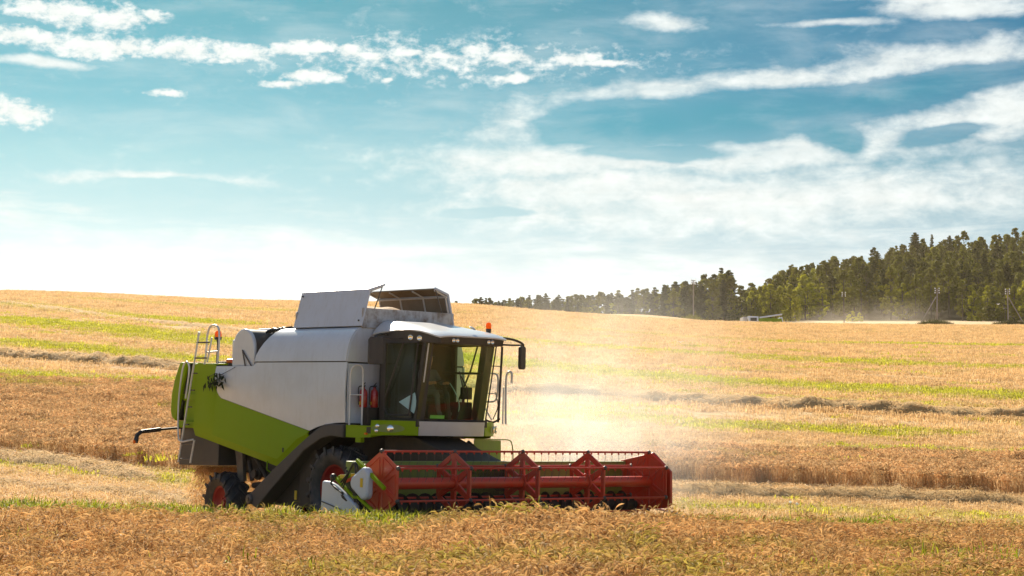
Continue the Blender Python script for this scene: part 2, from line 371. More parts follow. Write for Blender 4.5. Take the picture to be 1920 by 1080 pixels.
def gz(x, y):
    x = np.asarray(x, float); y = np.asarray(y, float)
    d = np.maximum(y, 8.); u = np.clip(x / d, -.8, .8); w = ss(y, 60, 250)
    near = fP(y) - fD(u) / 3520 * d * w - .024 * np.clip(x, -60, 60) * (1 - w)
    zr = 2.56 + (765 - fY(np.maximum(u, .1))) / 3520 * 860 - 17
    B = np.where(d < 620, fB(d), 31.4 + (zr - 31.4) * np.clip((d - 620) / 240, 0, 1) - np.maximum(d - 860, 0) * .03)
    far = fA(d) + (B - fA(d)) * ss(u, .06, .15); k = ss(d, 370, 440)
    return near * (1 - k) + far * k
def gz1(x, y): return float(gz(x, y))
def hsh(i, j, s=0):
    v = np.sin(i * 127.1 + j * 311.7 + s * 74.7) * 43758.5453
    return v - np.floor(v)
def vn(x, y, s=0):
    i = np.floor(x); j = np.floor(y); fx = x - i; fy = y - j; fx = fx*fx*(3-2*fx); fy = fy*fy*(3-2*fy)
    return (hsh(i,j,s)*(1-fx)+hsh(i+1,j,s)*fx)*(1-fy) + (hsh(i,j+1,s)*(1-fx)+hsh(i+1,j+1,s)*fx)*fy
def fbm(x, y, s=0): return (vn(x,y,s)*.5 + vn(x*2.1,y*2.1,s+1)*.27 + vn(x*4.3,y*4.3,s+2)*.15 + vn(x*9,y*9,s+3)*.08)
RD = (.86, -.51)          # direction of the drilled rows
def rows(x, y): return x*RD[0] + y*RD[1], -x*RD[1] + y*RD[0]
def segd(x, y, pts):
    best = np.full(np.shape(x), 1e9)
    for (ax, ay), (bx, by) in zip(pts, pts[1:]):
        dx, dy = bx-ax, by-ay; t = np.clip(((x-ax)*dx + (y-ay)*dy)/(dx*dx+dy*dy), 0, 1)
        best = np.minimum(best, np.hypot(x-ax-t*dx, y-ay-t*dy))
    return best
GREENS = [([(-49,180),(-34,165),(-25,150),(-14,140)], 4.5, 1.), ([(-38,139),(-30,133),(-20,122),(-10,115)], 3.2, .9), ([(-29,107),(-23,104),(-18.5,104),(-12,101)], 2.6, 1.),
          ([(-6,136),(0,127),(11.3,117),(29.7,109)], 3.6, 1.), ([(5,72),(8.5,73),(10,75)], 1.4, .9), ([(9.5,86),(13,87),(17,84)], 1.6, .8), ([(14,77),(19,76),(20,74.5)], 1.6, 1.),
          ([(-22,66.5),(-14,59.5),(-9,55)], 1.6, .55), ([(14,104),(22,99)], 1.5, .7), ([(3,92),(9,89),(20,85)], 1.5, .5), ([(-27,97),(-22,93)], 1.5, .6), ([(-15,84),(-12,83)], .9, .8),
          ([(-70,240),(-45,205),(-30,190)], 5, .7), ([(-60,268),(-30,245)], 6, .6), ([(-5,170),(12,160),(30,150)], 3, .5), ([(10,215),(35,200),(60,195)], 4, .55), ([(20,150),(42,143)], 2.5, .6),
          ([(2,53.5),(8,52.5),(18,51)], 1.5, .5)]
def green(x, y):
    a, b = rows(x, y)
    g = np.zeros(np.shape(x)); wob_ = (fbm(a*.05, b*.05, 3)-.5)*3
    for pts, wd, st in GREENS:
        g = np.maximum(g, st*np.exp(-(segd(x, y+wob_, pts)/(wd*.8))**2))
    n = fbm(a*.09, b*.5, 9)
    g = g*(.5+1.2*fbm(a*.3, b*.9, 5))
    g = np.maximum(g, ss(n, .66, .84)*.5*(y > 48))
    return np.clip(g, 0, 1)
def build_ground():
    xs = np.concatenate([-np.geomspace(1600, 46, 34), np.linspace(-45, 45, 200), np.geomspace(46, 1600, 34)])
    ys = np.concatenate([np.linspace(-120, 14, 12), np.linspace(16, 130, 230), np.linspace(131, 360, 170), np.linspace(363, 640, 90), np.geomspace(645, 2600, 30)])
    X, Y = np.meshgrid(xs, ys); Z = gz(X, Y)
    a, b = rows(X, Y); near = ss(Y, 300, 150)
    Z = Z + near*((fbm(a*.15, b*.6, 21)-.5)*.16) * (Y > 45)
    n = len(xs); m = len(ys)
    idx = np.arange(n*m).reshape(m, n)
    F = np.stack([idx[:-1,:-1], idx[:-1,1:], idx[1:,1:], idx[1:,:-1]], -1).reshape(-1, 4)
    me = bpy.data.meshes.new('ground'); me.from_pydata(np.stack([X, Y, Z], -1).reshape(-1, 3).tolist(), [], F.tolist()); me.update(); me.shade_smooth()
    at = me.attributes.new('green', 'FLOAT', 'POINT'); at.data.foreach_set('value', green(X, Y).ravel().astype(np.float32))
    D = np.hypot(X, Y); U = X/np.maximum(Y, 1)
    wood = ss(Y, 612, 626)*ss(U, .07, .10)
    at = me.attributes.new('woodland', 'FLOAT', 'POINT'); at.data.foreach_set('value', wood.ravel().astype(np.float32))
    sand = ss(Y, 470, 480)*ss(Y, 625, 612)*ss(U, .10, .15)
    at = me.attributes.new('bare', 'FLOAT', 'POINT'); at.data.foreach_set('value', sand.ravel().astype(np.float32))
    o = bpy.data.objects.new('ground', me); COL.objects.link(o); tag(o, 'rolling stubble field of harvested cereal rising to a crest', None, None, 'structure')
    m_, t, bs = base_mat('stubble_soil'); o_ = objco(t)
    rot = math.atan2(RD[1], RD[0])
    rc = t.mapping(t.mapping(o_, rot=(0, 0, -rot)), scale=(.12, 1, .3))
    n1 = t.noise(rc, .55, 7, .65); n2 = t.noise(rc, 2.6, 5, .65); n3 = t.noise(o_, 5.5, 5, .7); n4 = t.noise(o_, .03, 4, .5); n5 = t.noise(t.mapping(o_, rot=(0, 0, -rot), scale=(.02, .5, .3)) if False else t.mapping(t.mapping(o_, rot=(0, 0, -rot)), scale=(.022, .42, .3)), 1., 6, .68)
    c = t.mix(t.ramp(n1, .38, .62), (.49, .29, .125), (.71, .50, .25))
    c = t.mix(t.math('MULTIPLY', t.ramp(n2, .45, .72), .7), c, (.72, .54, .28))
    c = t.mix(t.math('MULTIPLY', t.ramp(n5, .5, .72), .6), c, (.40, .22, .085))
    c = t.mix(t.math('MULTIPLY', t.ramp(n3, .55, .8), .45), c, (.26, .14, .05))
    ag = t.new('ShaderNodeAttribute'); ag.attribute_name = 'green'
    gf = t.math('MULTIPLY', ag.outputs['Fac'], t.math('ADD', t.math('MULTIPLY', n3, .9), t.math('MULTIPLY', n2, .8)), clamp=True)
    c = t.mix(gf, c, t.mix(n3, (.42, .42, .02), (.60, .53, .08)))
    ab = t.new('ShaderNodeAttribute'); ab.attribute_name = 'bare'; c = t.mix(ab.outputs['Fac'], c, (.62, .47, .27))
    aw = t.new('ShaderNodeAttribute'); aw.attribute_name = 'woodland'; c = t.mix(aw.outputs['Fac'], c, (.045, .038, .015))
    t.put(bs.inputs['Base Color'], c); bs.inputs['Roughness'].default_value = .9; bs.inputs['Specular IOR Level'].default_value = .1
    bp = t.new('ShaderNodeBump'); bp.inputs['Strength'].default_value = .9; bp.inputs['Distance'].default_value = .18
    t.put(bp.inputs['Height'], t.math('ADD', t.math('MULTIPLY', n2, .7), n3)); t.l.new(bp.outputs[0], bs.inputs['Normal'])
    me.materials.append(m_)
build_ground()

# ------------------------------------------------------------------ combine harvester (x forward, y to its left, z up)
TH, TILT = R(40), .024
ax_l = Vector((math.cos(TH), math.sin(TH), -TILT*math.cos(TH))).normalized()
ax_h = Vector((math.sin(TH), -math.cos(TH), -TILT*math.sin(TH))); ax_h = (ax_h - ax_l*ax_h.dot(ax_l)).normalized()
ax_n = ax_h.cross(ax_l)
px0 = (645-960)/3520*40
MORG = Vector((px0, 40, -TILT*px0)) - ax_l*(-1.6)
MMAT = Matrix((ax_h, ax_l, ax_n)).transposed().to_4x4(); MMAT.translation = MORG
def mw(x, y, z): return MMAT @ Vector((x, y, z))
CH = empty('combine_harvester'); CH.matrix_world = MMAT
tag(CH, 'large white and green combine harvester with a wide red reel working the field', 'combine harvester')
def part(g, name, mat, bevel=.012, parent=None, **k): return g.build(name, mat, parent or CH, bevel=bevel, **k)
def arc(cx, cz, r, a0, a1, n=8): return [(cx + r*math.cos(R(a0+(a1-a0)*i/n)), cz + r*math.sin(R(a0+(a1-a0)*i/n))) for i in range(n+1)]

# --- body core (dark inner structure) and side panels
g = G(); g.prism([(-6.1,1.95),(-2.7,1.3),(-1.4,1.95),(-.1,2.15),(-.1,4.15),(-3.6,4.12),(-3.6,3.4),(-6.1,3.4)], 'Y', -1.18, 1.18)
part(g, 'inner_frame', 'under')
fend_in = [(-.02,2.15),(-.45,2.13),(-.85,2.08),(-1.18,2.02)]
for s in (-1, 1):
    sd = 'side_panel'
    g = G()
    # white panel, slightly bulged: rows from the top edge down to the lower outline
    top = lambda x: 3.37 if x < -3.75 else (3.37 + (x+3.75)/.12*.08 if x < -3.63 else 3.45)
    xs = [-5.35,-5.33,-5.28,-5.2,-5.09,-4.8,-4.4,-4.0,-3.75,-3.63,-3.2,-2.6,-2.0,-1.38,-1.1,-.8,-.4,-.03]
    def low(x):
        pts = [(-5.36,2.98),(-5.33,2.86),(-5.28,2.77),(-5.2,2.69),(-5.09,2.63),(-1.38,1.96),(-1.18,2.03),(-.85,2.10),(-.45,2.15),(0,2.17)]
        for (a, b), (c, d) in zip(pts, pts[1:]):
            if a <= x <= c: return b + (d-b)*(x-a)/(c-a)
        return pts[0][1]
    rws = []
    for k in range(7):
        t = k/6
        rws.append([(x, s*(1.585 + .035*math.sin(math.pi*min(1, t*1.02))), top(x) + (low(x)-top(x))*t) for x in xs])
    g.grid(rws)
    pn = part(g, 'side_panel', 'white', bevel=0, solid=.03)
    g = G()
    # green rear and lower panel
    def gtop(x):
        pts = [(-6.2,3.46),(-5.36,3.40),(-5.355,2.98),(-5.33,2.845),(-5.28,2.755),(-5.2,2.675),(-5.09,2.615),(-1.38,1.945),(-1.3,1.9)]
        for (a, b), (c, d) in zip(pts, pts[1:]):
            if a <= x <= c: return b + (d-b)*(x-a)/(c-a)
        return pts[-1][1]
    def gbot(x):
        if x <= -2.57: return 1.74 + (x+6.24)/(3.67)*(1.13-1.74)
        return 1.13 + (x+2.57)/1.27*(1.9-1.13)
    xs = [-6.2,-5.8,-5.37,-5.356,-5.33,-5.28,-5.2,-5.09,-4.5,-3.8,-3.2,-2.57,-2.2,-1.8,-1.4]
    rws = []
    for k in range(8):
        t = k/7
        rw = []
        for x in xs:
            zt, zb = gtop(x), gbot(x); fl = min(.17, (zt-zb)*.5)
            z = zt + (zb+fl-zt)*min(1, t/(6/7)) if k < 7 else zb
            y = 1.585 + .045*math.sin(math.pi*.5*min(1, t*1.2)) if k < 7 else 1.57
            rw.append((x - (.04*t if x < -6 else 0), s*y, z))
        rws.append(rw)
    g.grid(rws); part(g, 'lower_side_panel', 'green', bevel=0, solid=.03, smooth=20)
    g = G(); g.box((-6.2, min(s*1.5, s*1.57), 3.40), (-5.0, max(s*1.5, s*1.57), 3.445)); part(g, 'side_rail', 'green', .01)
g = G(); g.box((-2.35,-1.66,1.46), (-2.31,-1.63,1.56)); part(g, 'panel_latch', 'black', .005)
g = G(); g.tube([(-3.03,-1.60,1.24),(-3.0,-1.62,1.05),(-2.8,-1.62,.98),(-2.61,-1.6,1.12)], .013); part(g, 'wire_handle', 'green', 0)

# --- rear hood
g = G()
prof = [(-6.68,3.46),(-6.98,3.47),(-7.2,3.1),(-7.34,2.7),(-7.36,2.3),(-7.3,2.15),(-7.12,2.05)]
g.prism(prof, 'Y', -1.64, 1.64); part(g, 'rear_hood', 'green', .03)
g = G(); g.box((-6.95,-1.5,2.05), (-6.15,1.5,3.44)); part(g, 'rear_inner_wall', 'green', .01)
g = G(); g.prism([(-6.68,3.44),(-6.60,3.44),(-7.03,2.08),(-7.11,2.08)], 'Y', -1.56, 1.56); part(g, 'hood_gap_strip', 'black', 0)  # black strip stands for the dark gap line ahead of the rear hood
g = G(); g.box((-7.0,-1.56,2.55), (-6.22,-1.51,2.72)); part(g, 'rear_trim_rail', 'green', .015)
g = G(); g.box((-7.05,-1.6,1.9), (-6.2,-1.50,2.06)); part(g, 'rear_trim_rail', 'green', .015)
g = G()
g.prism([(-7.1,1.0),(-5.3,1.05),(-5.3,1.72),(-6.2,1.9),(-7.1,2.05)], 'Y', -1.5, 1.5)
for yy in (-1.2,-.6,0,.6,1.2): g.box((-7.13,yy-.03,1.02), (-7.1,yy+.03,2.0))
part(g, 'straw_chopper', 'dark', .02)
# light arm at the rear
g = G(); g.tube([(-7.0,-1.5,1.9),(-7.0,-2.15,1.84)], .03); g.tube([(-7.0,-2.1,1.845),(-7.0,-2.62,1.78)], [.055,.05], n=6); g.tube([(-7.0,-2.6,1.79),(-7.0,-2.72,1.7),(-7.0,-2.745,1.52)], [.05,.055,.06], n=8)
la = part(g, 'marker_light_arm', 'black', 0); g = G(); g.lathe([(.0,-.01),(.045,0),(.045,.02),(0,.02)], (-6.99,-2.80,1.55), 14); part(g, 'marker_lens', 'amber', 0, la)

# --- ladder, rails and beacon at the rear
lad = empty('rear_ladder', parent=CH)
def lx(z): return -6.72 + (z-1.1)/(4.17-1.1)*(.76)
YL = -1.74
g = G(); g.tube([(lx(1.08),YL,1.08),(lx(1.7),YL,1.7),(lx(4.17),YL,4.17)], .026, n=6); g.tube([(lx(4.1),YL,4.1),(lx(4.17),YL,4.18)], .034); part(g, 'ladder_rail', 'steel', 0, lad)
g = G(); g.tube([(lx(1.1)+.56,YL,1.08),(lx(1.7)+.56,YL,1.62)], .026, n=6); part(g, 'ladder_rail', 'steel', 0, lad)
g = G(); g.tube([(lx(3.3)+.5,YL+.08,3.46),(lx(4.0)+.5,YL+.08,4.05)], .022, n=6); part(g, 'ladder_rail', 'steel', 0, lad)
for z in (1.16, 1.52): 
    g = G(); g.tube([(lx(z),YL,z),(lx(z)+.56,YL,z)], .018, n=6); part(g, 'ladder_rung', 'steeldark', 0, lad)
for z in (1.98,2.4,2.8,3.2): 
    g = G(); g.tube([(lx(z)-.05,YL,z),(lx(z)+.13,YL+.05,z)], .018, n=6); part(g, 'ladder_rung', 'steeldark', 0, lad)
for z in (3.56,3.93):
    g = G(); g.tube([(lx(z)-.03,YL,z),(lx(z)+.46,YL+.05,z)], .02, n=6); part(g, 'ladder_rung', 'steeldark', 0, lad)
def smooth_path(p, n=6):
    P = [Vector(q) for q in p]; out = []
    for i in range(len(P)-1):
        p0, p1, p2, p3 = P[max(i-1,0)], P[i], P[i+1], P[min(i+2,len(P)-1)]
        for k in range(n):
            t = k/n
            out.append(.5*((2*p1)+(p2-p0)*t+(2*p0-5*p1+4*p2-p3)*t*t+(-p0+3*p1-3*p2+p3)*t**3))
    return out+[P[-1]]
YH = -1.80
g = G(); g.tube(smooth_path([(-6.25,-1.62,1.63),(-6.35,-1.72,1.60),(-6.5,YH,1.58),(-6.66,YH,1.72),(-6.70,YH,2.5),(-6.58,YH,3.25),(-6.44,YH,3.46),(-6.30,YH,3.42),(-6.26,YH,3.2),(-6.38,YH,2.6)]), .021); part(g, 'hand_rail', 'steel', 0)
g = G(); g.tube(smooth_path([(-5.86,-1.62,3.42),(-5.80,-1.62,3.85),(-5.78,-1.62,4.1),(-5.66,-1.62,4.3),(-5.38,-1.62,4.32),(-5.24,-1.62,4.12),(-5.28,-1.62,3.42)]), .025); g.tube([(-5.82,-1.62,3.7),(-5.27,-1.62,3.72)], .02); part(g, 'hand_rail', 'steel', 0)
g = G(); g.tube([(-5.52,-1.5,3.42),(-5.50,-1.5,4.0)], .018); bp_ = part(g, 'beacon_post', 'black', 0)
g = G(); g.lathe([(0,-.10),(.03,-.10),(.035,-.04),(.085,-.03),(.09,.03),(.075,.035)], (-5.49,-1.5,4.03), 16, 'Z'); part(g, 'beacon_base', 'black', 0, bp_)
g = G(); g.lathe([(.08,.03),(.083,.09),(.07,.15),(.04,.18),(0,.185)], (-5.49,-1.5,4.03), 16, 'Z'); part(g, 'beacon_lens', 'amber', 0, bp_)

# --- engine bay: rotary screen drum, duct, pipes
g = G()
def arch(r, zc, zb, cx): return [(cx-r, zb)] + [(cx + r*math.cos(R(180-15*i)), zc + r*1.02*math.sin(R(180-15*i))) for i in range(13)] + [(cx+r, zb)]
g.prism(arch(.47,3.76,3.36,-4.27), 'Y', -1.56, -1.47); dr = part(g, 'radiator_screen', 'white', .03)
g = G(); g.prism(arch(.455,3.76,3.38,-4.27), 'Y', -1.47, .6); part(g, 'screen_drum', 'steeldark', .01, dr)
g = G(); g.tube([(-4.26,-1.585,3.74),(-4.12,-1.585,3.38)], .016, n=5); g.tube([(-4.26,-1.585,3.74),(-3.86,-1.585,3.38)], .016, n=5); part(g, 'screen_bracket', 'steeldark', 0, dr)
g = G(); g.box((-5.1,-1.35,3.4), (-4.72,-.6,4.0)); g.box((-4.9,-.8,3.4), (-4.3,.4,4.28)); part(g, 'air_duct', 'tank', .03)
g = G(); g.tube([(-5.1,-1.45,3.5),(-4.75,-1.45,3.5)], .05); part(g, 'fuel_pipe', 'red', 0)
g = G(); g.box((-6.0,-1.2,3.38), (-3.6,1.2,3.5)); g.box((-3.72,-1.0,3.5),(-3.45,1.0,4.1)); part(g, 'engine_deck', 'under', .01)
g = G()
for k in range(6):
    y = -1.15 + k*.13
    g.tube(smooth_path([(-3.95-.1*k,y,4.16),(-3.75,y+.05,4.24+.02*(k%3)),(-3.4+.1*k,y-.03,4.22),(-2.95,y+.04,4.27-.015*k)]), .03-.002*k, n=6)
for k in range(5): g.ball((-3.7+.22*k,-1.1+.12*(k%2),4.22+.02*(k%2)), .06, 8, 5)
part(g, 'engine_pipes', 'black', 0)
# --- engine hood, curved in section
g = G()
hp = [(-1.6,3.475),(-1.585,3.6),(-1.555,3.75),(-1.51,3.9),(-1.455,4.02),(-1.38,4.12),(-1.29,4.185),(-1.18,4.215),(-.9,4.235),(0,4.25)]
hp = hp + [(-y, z) for y, z in hp[-2::-1]]
def hoodx(z): return -3.68 if z < 3.5 else -3.68 + .60*((z-3.475)/.75)**1.6
ts = [0,.1,.3,.5,.7,.85,1.]
g.grid([[(hoodx(z) + (-.06-hoodx(z))*t, y, z) for y, z in hp] for t in ts])
hd = part(g, 'engine_hood', 'white', 0, solid=.03, smooth=40)
g = G(); g.prism([(y*.992, z-.008) for y, z in hp] + [(1.55,3.46),(-1.55,3.46)], 'X', -.10, -.045); part(g, 'hood_front_wall', 'white', .012)
g = G(); g.grid([[(hoodx(z)+.62+dx, y*1.0045, z*1.0012) for y, z in hp] for dx in (0,.012)]); part(g, 'hood_seam', 'black', 0, hd, solid=.004)
g = G(); g.box((-3.62,-1.57,3.445), (-.05,1.57,3.475)); part(g, 'hood_gap', 'black', 0)
g = G(); g.lathe([(0,-.004),(.035,-.004),(.035,.01),(0,.01)], (-3.42,-1.578,3.66), 12); part(g, 'hood_latch', 'black', 0, hd)

# --- grain tank extension
for s in (-1, 1):
    g = G()
    x0, x1 = -2.62, .0
    g.grid([[(x0+.02*t, s*(1.27-.2*t), 4.24+.79*t) for t in (0,.33,.66,1)], [(x1-.02*t, s*(1.27-.2*t), 4.24+.79*t) for t in (0,.33,.66,1)]])
    ld = part(g, 'tank_lid', 'tank', 0, solid=.035)
    g = G(); g.grid([[(x0+.02, s*1.065, 5.035), (x0+.03, s*.70, 5.155)], [(x1-.02, s*1.065, 5.035), (x1-.03, s*.70, 5.155)]])
    part(g, 'lid_top_flap', 'lidin' if s > 0 else 'tank', 0, ld, solid=.025)
    g = G(); g.grid([[(x0+.05, s*1.225, 4.28), (x0+.05, s*1.04, 5.0)], [(x1-.05, s*1.225, 4.28), (x1-.05, s*1.04, 5.0)]])
    part(g, 'lid_lining', 'lidin', 0, ld, solid=.01)
    g = G()
    for x in (x0+.06, -1.75, -.88, x1-.06): g.tube([(x, s*1.21, 4.28), (x, s*1.03, 5.0), (x, s*.72, 5.12)], .022, n=5)
    g.tube([(x0, s*1.02, 4.98), (x1, s*1.02, 4.98)], .02, n=5); part(g, 'lid_rib', 'steel', 0, ld)
    g = G(); g.tube([(x1-.01, s*1.07, 5.035), (x1-.01, s*.69, 5.16)], .028, n=6); g.tube([(x1-.01, s*1.27, 4.24), (x1-.01, s*1.07, 5.035)], .024, n=6); part(g, 'lid_edge_tube', 'tank', 0, ld)
    g = G(); g.tube([(-.03, s*.72, 5.14), (-.03, s*.92, 4.62), (-.03, s*1.05, 4.26)], .013, n=5); g.tube([(-.04, s*.9, 4.62), (-.04, s*1.22, 4.32)], .012, n=5); part(g, 'lid_gas_strut', 'steeldark', 0, ld)
g = G(); g.box((-.05,-1.24,4.2), (.0,1.24,4.63)); g.box((-2.62,-1.24,4.2), (-2.57,1.24,4.6)); part(g, 'tank_wall', 'rustwall', .01)
for q, (x, y) in enumerate([(-2.5,-1.26),(-.15,-1.26)]):
    pass
for x, z in [(-2.5,4.95),(-.12,4.36)]:
    g = G(); g.lathe([(0,-.02),(.018,-.02),(.018,.02),(0,.02)], (x,-1.11-.16*(5.03-z)/.79-.015,z), 8); part(g, 'lid_bolt', 'black', 0)

# --- wheel arch guard and beam
g = G()
out = [(0,2.13),(-.45,2.135),(-.72,2.11),(-1.05,1.98),(-1.72,1.62),(-2.62,1.10),(-3.66,.44),(-3.70,.30)]
inn = [(0,1.84),(-.45,1.87),(-.82,1.80),(-1.45,1.53),(-2.1,1.06),(-3.32,.17)]
g.prism(out + inn[::-1], 'Y', -1.68, -1.3); part(g, 'wheel_guard', 'fender', .025)
g = G(); g.prism(out + inn[::-1], 'Y', 1.3, 1.68); part(g, 'wheel_guard', 'fender', .025)
g = G(); g.lathe([(0,-.03),(.10,-.03),(.12,0),(.12,.12)], (-3.58,-1.7,.36), 18); g.lathe([(0,-.05),(.05,-.05),(.05,0)], (-3.58,-1.7,.36), 12); part(g, 'guard_pulley', 'steeldark', 0)

# --- wheels
def wheel(name, c, Ro, w, rim, lugs, steer=0.):
    E_ = empty(name, c, CH, steer)
    g = G(); h = w/2
    prof = [(rim,-h*.62),(rim+.05,-h*.8),(rim+(Ro-rim)*.55,-h),(Ro-.10,-h*.92),(Ro-.05,-h*.72),(Ro-.035,-h*.3),(Ro-.03,0),(Ro-.035,h*.3),(Ro-.05,h*.72),(Ro-.10,h*.92),(rim+(Ro-rim)*.55,h),(rim+.05,h*.8),(rim,h*.62)]
    g.lathe(prof, (0,0,0), 56)
    for i in range(lugs):
        for s in (-1, 1):
            a = 2*math.pi*(i + (0 if s < 0 else .5))/lugs; da = 2*math.pi/lugs
            def q(r, t, y): return (r*math.cos(a+t), y, r*math.sin(a+t))
            sl_ = .95*da; t0 = .16*da
            lo = [q(Ro-.09,-t0,s*h*1.01), q(Ro-.09,t0,s*h*1.01), q(Ro-.045,sl_+t0,s*.02), q(Ro-.045,sl_-t0,s*.02)]
            hi = [q(Ro-.01,-t0*.7,s*h*.98), q(Ro-.01,t0*.7,s*h*.98), q(Ro+.015,sl_+t0*.7,s*.02), q(Ro+.015,sl_-t0*.7,s*.02)]
            g.hexa(lo, hi)
            lo = [q(Ro-.20,-t0*.8-.12*da,s*h*.99), q(Ro-.20,t0*.8-.12*da,s*h*.99), q(Ro-.08,t0,s*h*.9), q(Ro-.08,-t0,s*h*.9)]
            hi = [q(Ro-.19,-t0*.6-.12*da,s*h*1.06), q(Ro-.19,t0*.6-.12*da,s*h*1.06), q(Ro-.01,t0*.7,s*h*1.03), q(Ro-.01,-t0*.7,s*h*1.03)]
            g.hexa(lo, hi)
    part(g, 'tyre', 'rubber', 0, E_, smooth=35)
    g = G()
    g.lathe([(rim+.02,-h*.66),(rim+.025,-h*.58),(rim-.03,-h*.5),(rim-.06,-h*.2),(rim-.10,-h*.02),(rim*.55,.05),(rim*.42,-.02),(rim*.22,-.05),(rim*.2,-.10),(0,-.10)], (0,0,0), 48)
    for k in range(8): g.lathe([(0,-.05),(.022,-.05),(.022,.0)], (rim*.36*math.cos(k*math.pi/4),-.02,rim*.36*math.sin(k*math.pi/4)), 8)
    g.lathe([(rim-.03,h*.5),(rim+.02,h*.66)], (0,0,0), 48)
    part(g, 'rim', 'redrim', 0, E_)
    return E_
wheel('front_wheel', (-.48,-1.36,.74), .92, .56, .52, 17)
wheel('front_wheel', (-.48,1.36,.74), .92, .56, .52, 17).rotation_euler = (0,0,math.pi)
wheel('rear_wheel', (-5.25,-1.27,.17), .74, .56, .41, 15, R(-6))
wheel('rear_wheel', (-5.25,1.27,.17), .74, .56, .41, 15, math.pi-R(6))
# --- underbody
g = G()
g.prism([(-5.0,1.6),(-3.6,1.35),(-1.6,1.2),(-.2,1.9),(-.2,.75),(-1.6,.55),(-2.9,.45),(-3.6,.75),(-5.2,.95)], 'Y', -1.0, 1.0)
g.box((-1.0,-1.05,.6), (.1,1.05,1.0)); g.box((-3.3,-1.3,.25), (-1.4,1.3,1.05)); g.box((-2.0,-1.4,.3),(-1.4,-1.0,1.7)); part(g, 'chassis', 'under', .02)
g = G(); g.box((-5.42,-1.1,.18), (-5.08,1.1,.42)); g.tube([(-5.25,-.9,.3),(-5.25,.9,.3)], .12); part(g, 'rear_axle', 'under', .02)
g = G(); g.prism([(-5.1,1.55),(-4.7,1.55),(-4.7,1.3),(-4.62,.72),(-4.85,.68),(-5.0,1.3)], 'Y', -1.22, -1.12); part(g, 'axle_bracket', 'steeldark', .01)
g = G(); g.lathe([(0,-.05),(.10,-.05),(.10,.02),(.06,.05),(.14,.06),(.14,.12)], (-4.16,-1.2,.9), 18); g.tube([(-4.5,-1.15,1.2),(-4.3,-1.18,.75)], .05); g.tube([(-4.4,-1.1,1.35),(-3.7,-1.1,.75)], .05); g.tube([(-4.5,-1.0,.62),(-3.6,-1.1,.70)], .07); part(g, 'belt_pulley', 'under', 0)
g = G(); g.box((-2.16,-1.42,.42), (-2.08,-1.405,.62)); part(g, 'warning_sticker', 'yellow', 0)

# --- front platform
g = G(); g.prism([(.04,-1.62),(.93,-1.62),(1.3,-1.32),(1.55,-.92),(1.55,.92),(1.3,1.32),(.93,1.62),(.04,1.62)], 'Z', 1.95, 2.1); part(g, 'platform_floor', 'under', .01)
for s in (-1, 1):
    g = G(); P_ = [(.04,s*1.6),(.45,s*1.6),(.93,s*1.6),(.93,s*1.6),(1.16,s*1.48),(1.42,s*1.18),(1.6,s*.885)]
    zt = [2.12,2.12,2.12,2.235,2.24,2.24,2.24]; zb = [1.86,1.86,1.88,1.90,1.93,1.94,1.94]
    g.grid([[(p[0], p[1], z1 + (z0-z1)*t) for p, z1, z0 in zip(P_, zt, zb)] for t in (0,.15,.5,.85,1)])
    ps = part(g, 'platform_skirt', 'green', 0, solid=.05, smooth=40)
    nrm = Vector((.76, s*.65, 0))
    g = G(); c = Vector((1.27, s*1.36, 2.075))
    # lamp well: flat almond plate in darker olive, not sunk in
    u = Vector((-s*nrm.y, s*nrm.x, 0)) if False else Vector((nrm.y*-1, nrm.x, 0)); 
    pts = []
    for k in range(20):
        a = 2*math.pi*k/20; w_ = .30*math.cos(a) + (.10 if math.cos(a)*s > 0 else 0)*math.cos(a)
        pts.append(c + u*w_ + Vector((0,0,1))*(.085*math.sin(a)) + nrm*.032)
    g.add([tuple(p) for p in pts], [tuple(range(20))]); g2 = part(g, 'lamp_well', 'greendark', 0, ps, solid=.006)
    def lamp(off, dz, r):
        p = c + u*off*s + Vector((0,0,dz)) + nrm*.04
        g = G()
        for i_, (rr, d) in enumerate([(r*1.12,0),(r*1.12,.02),(r,.025)]): pass
        ring = lambda rr, d: [tuple(p + nrm*d + (u*math.cos(2*math.pi*k/18) + Vector((0,0,1))*math.sin(2*math.pi*k/18))*rr) for k in range(18)]
        vs_ = ring(r*1.15,0) + ring(r*1.15,.015) + ring(r,.02) + ring(r*.55,.026) + [tuple(p + nrm*.028)]
        fs = [(i*18+k, i*18+(k+1)%18, (i+1)*18+(k+1)%18, (i+1)*18+k) for i in range(3) for k in range(18)] + [(54+k, 54+(k+1)%18, 72) for k in range(18)]
        g.add(vs_, fs); part(g, 'headlight', 'chrome', 0, ps)
    lamp(.0, 0., .06); lamp(-.26*-1 if False else .27, .045, .036); lamp(.29, -.055, .033)
g = G(); g.grid([[(1.60 + .12*(1-(y/.88)**2) - .02*t*t, y, 2.235 - .295*t) for y in np.linspace(-.875,.875,13)] for t in (0,.2,.8,1)]); part(g, 'front_valance', 'silver', 0, solid=.04, smooth=40)
g = G(); g.box((.75,-1.66,1.93),(.83,-1.625,1.97)); part(g, 'side_marker', 'amber', 0)
g = G(); g.box((.35,-1.6,1.76),(.55,-1.5,1.87)); part(g, 'step_bracket', 'green', .01)
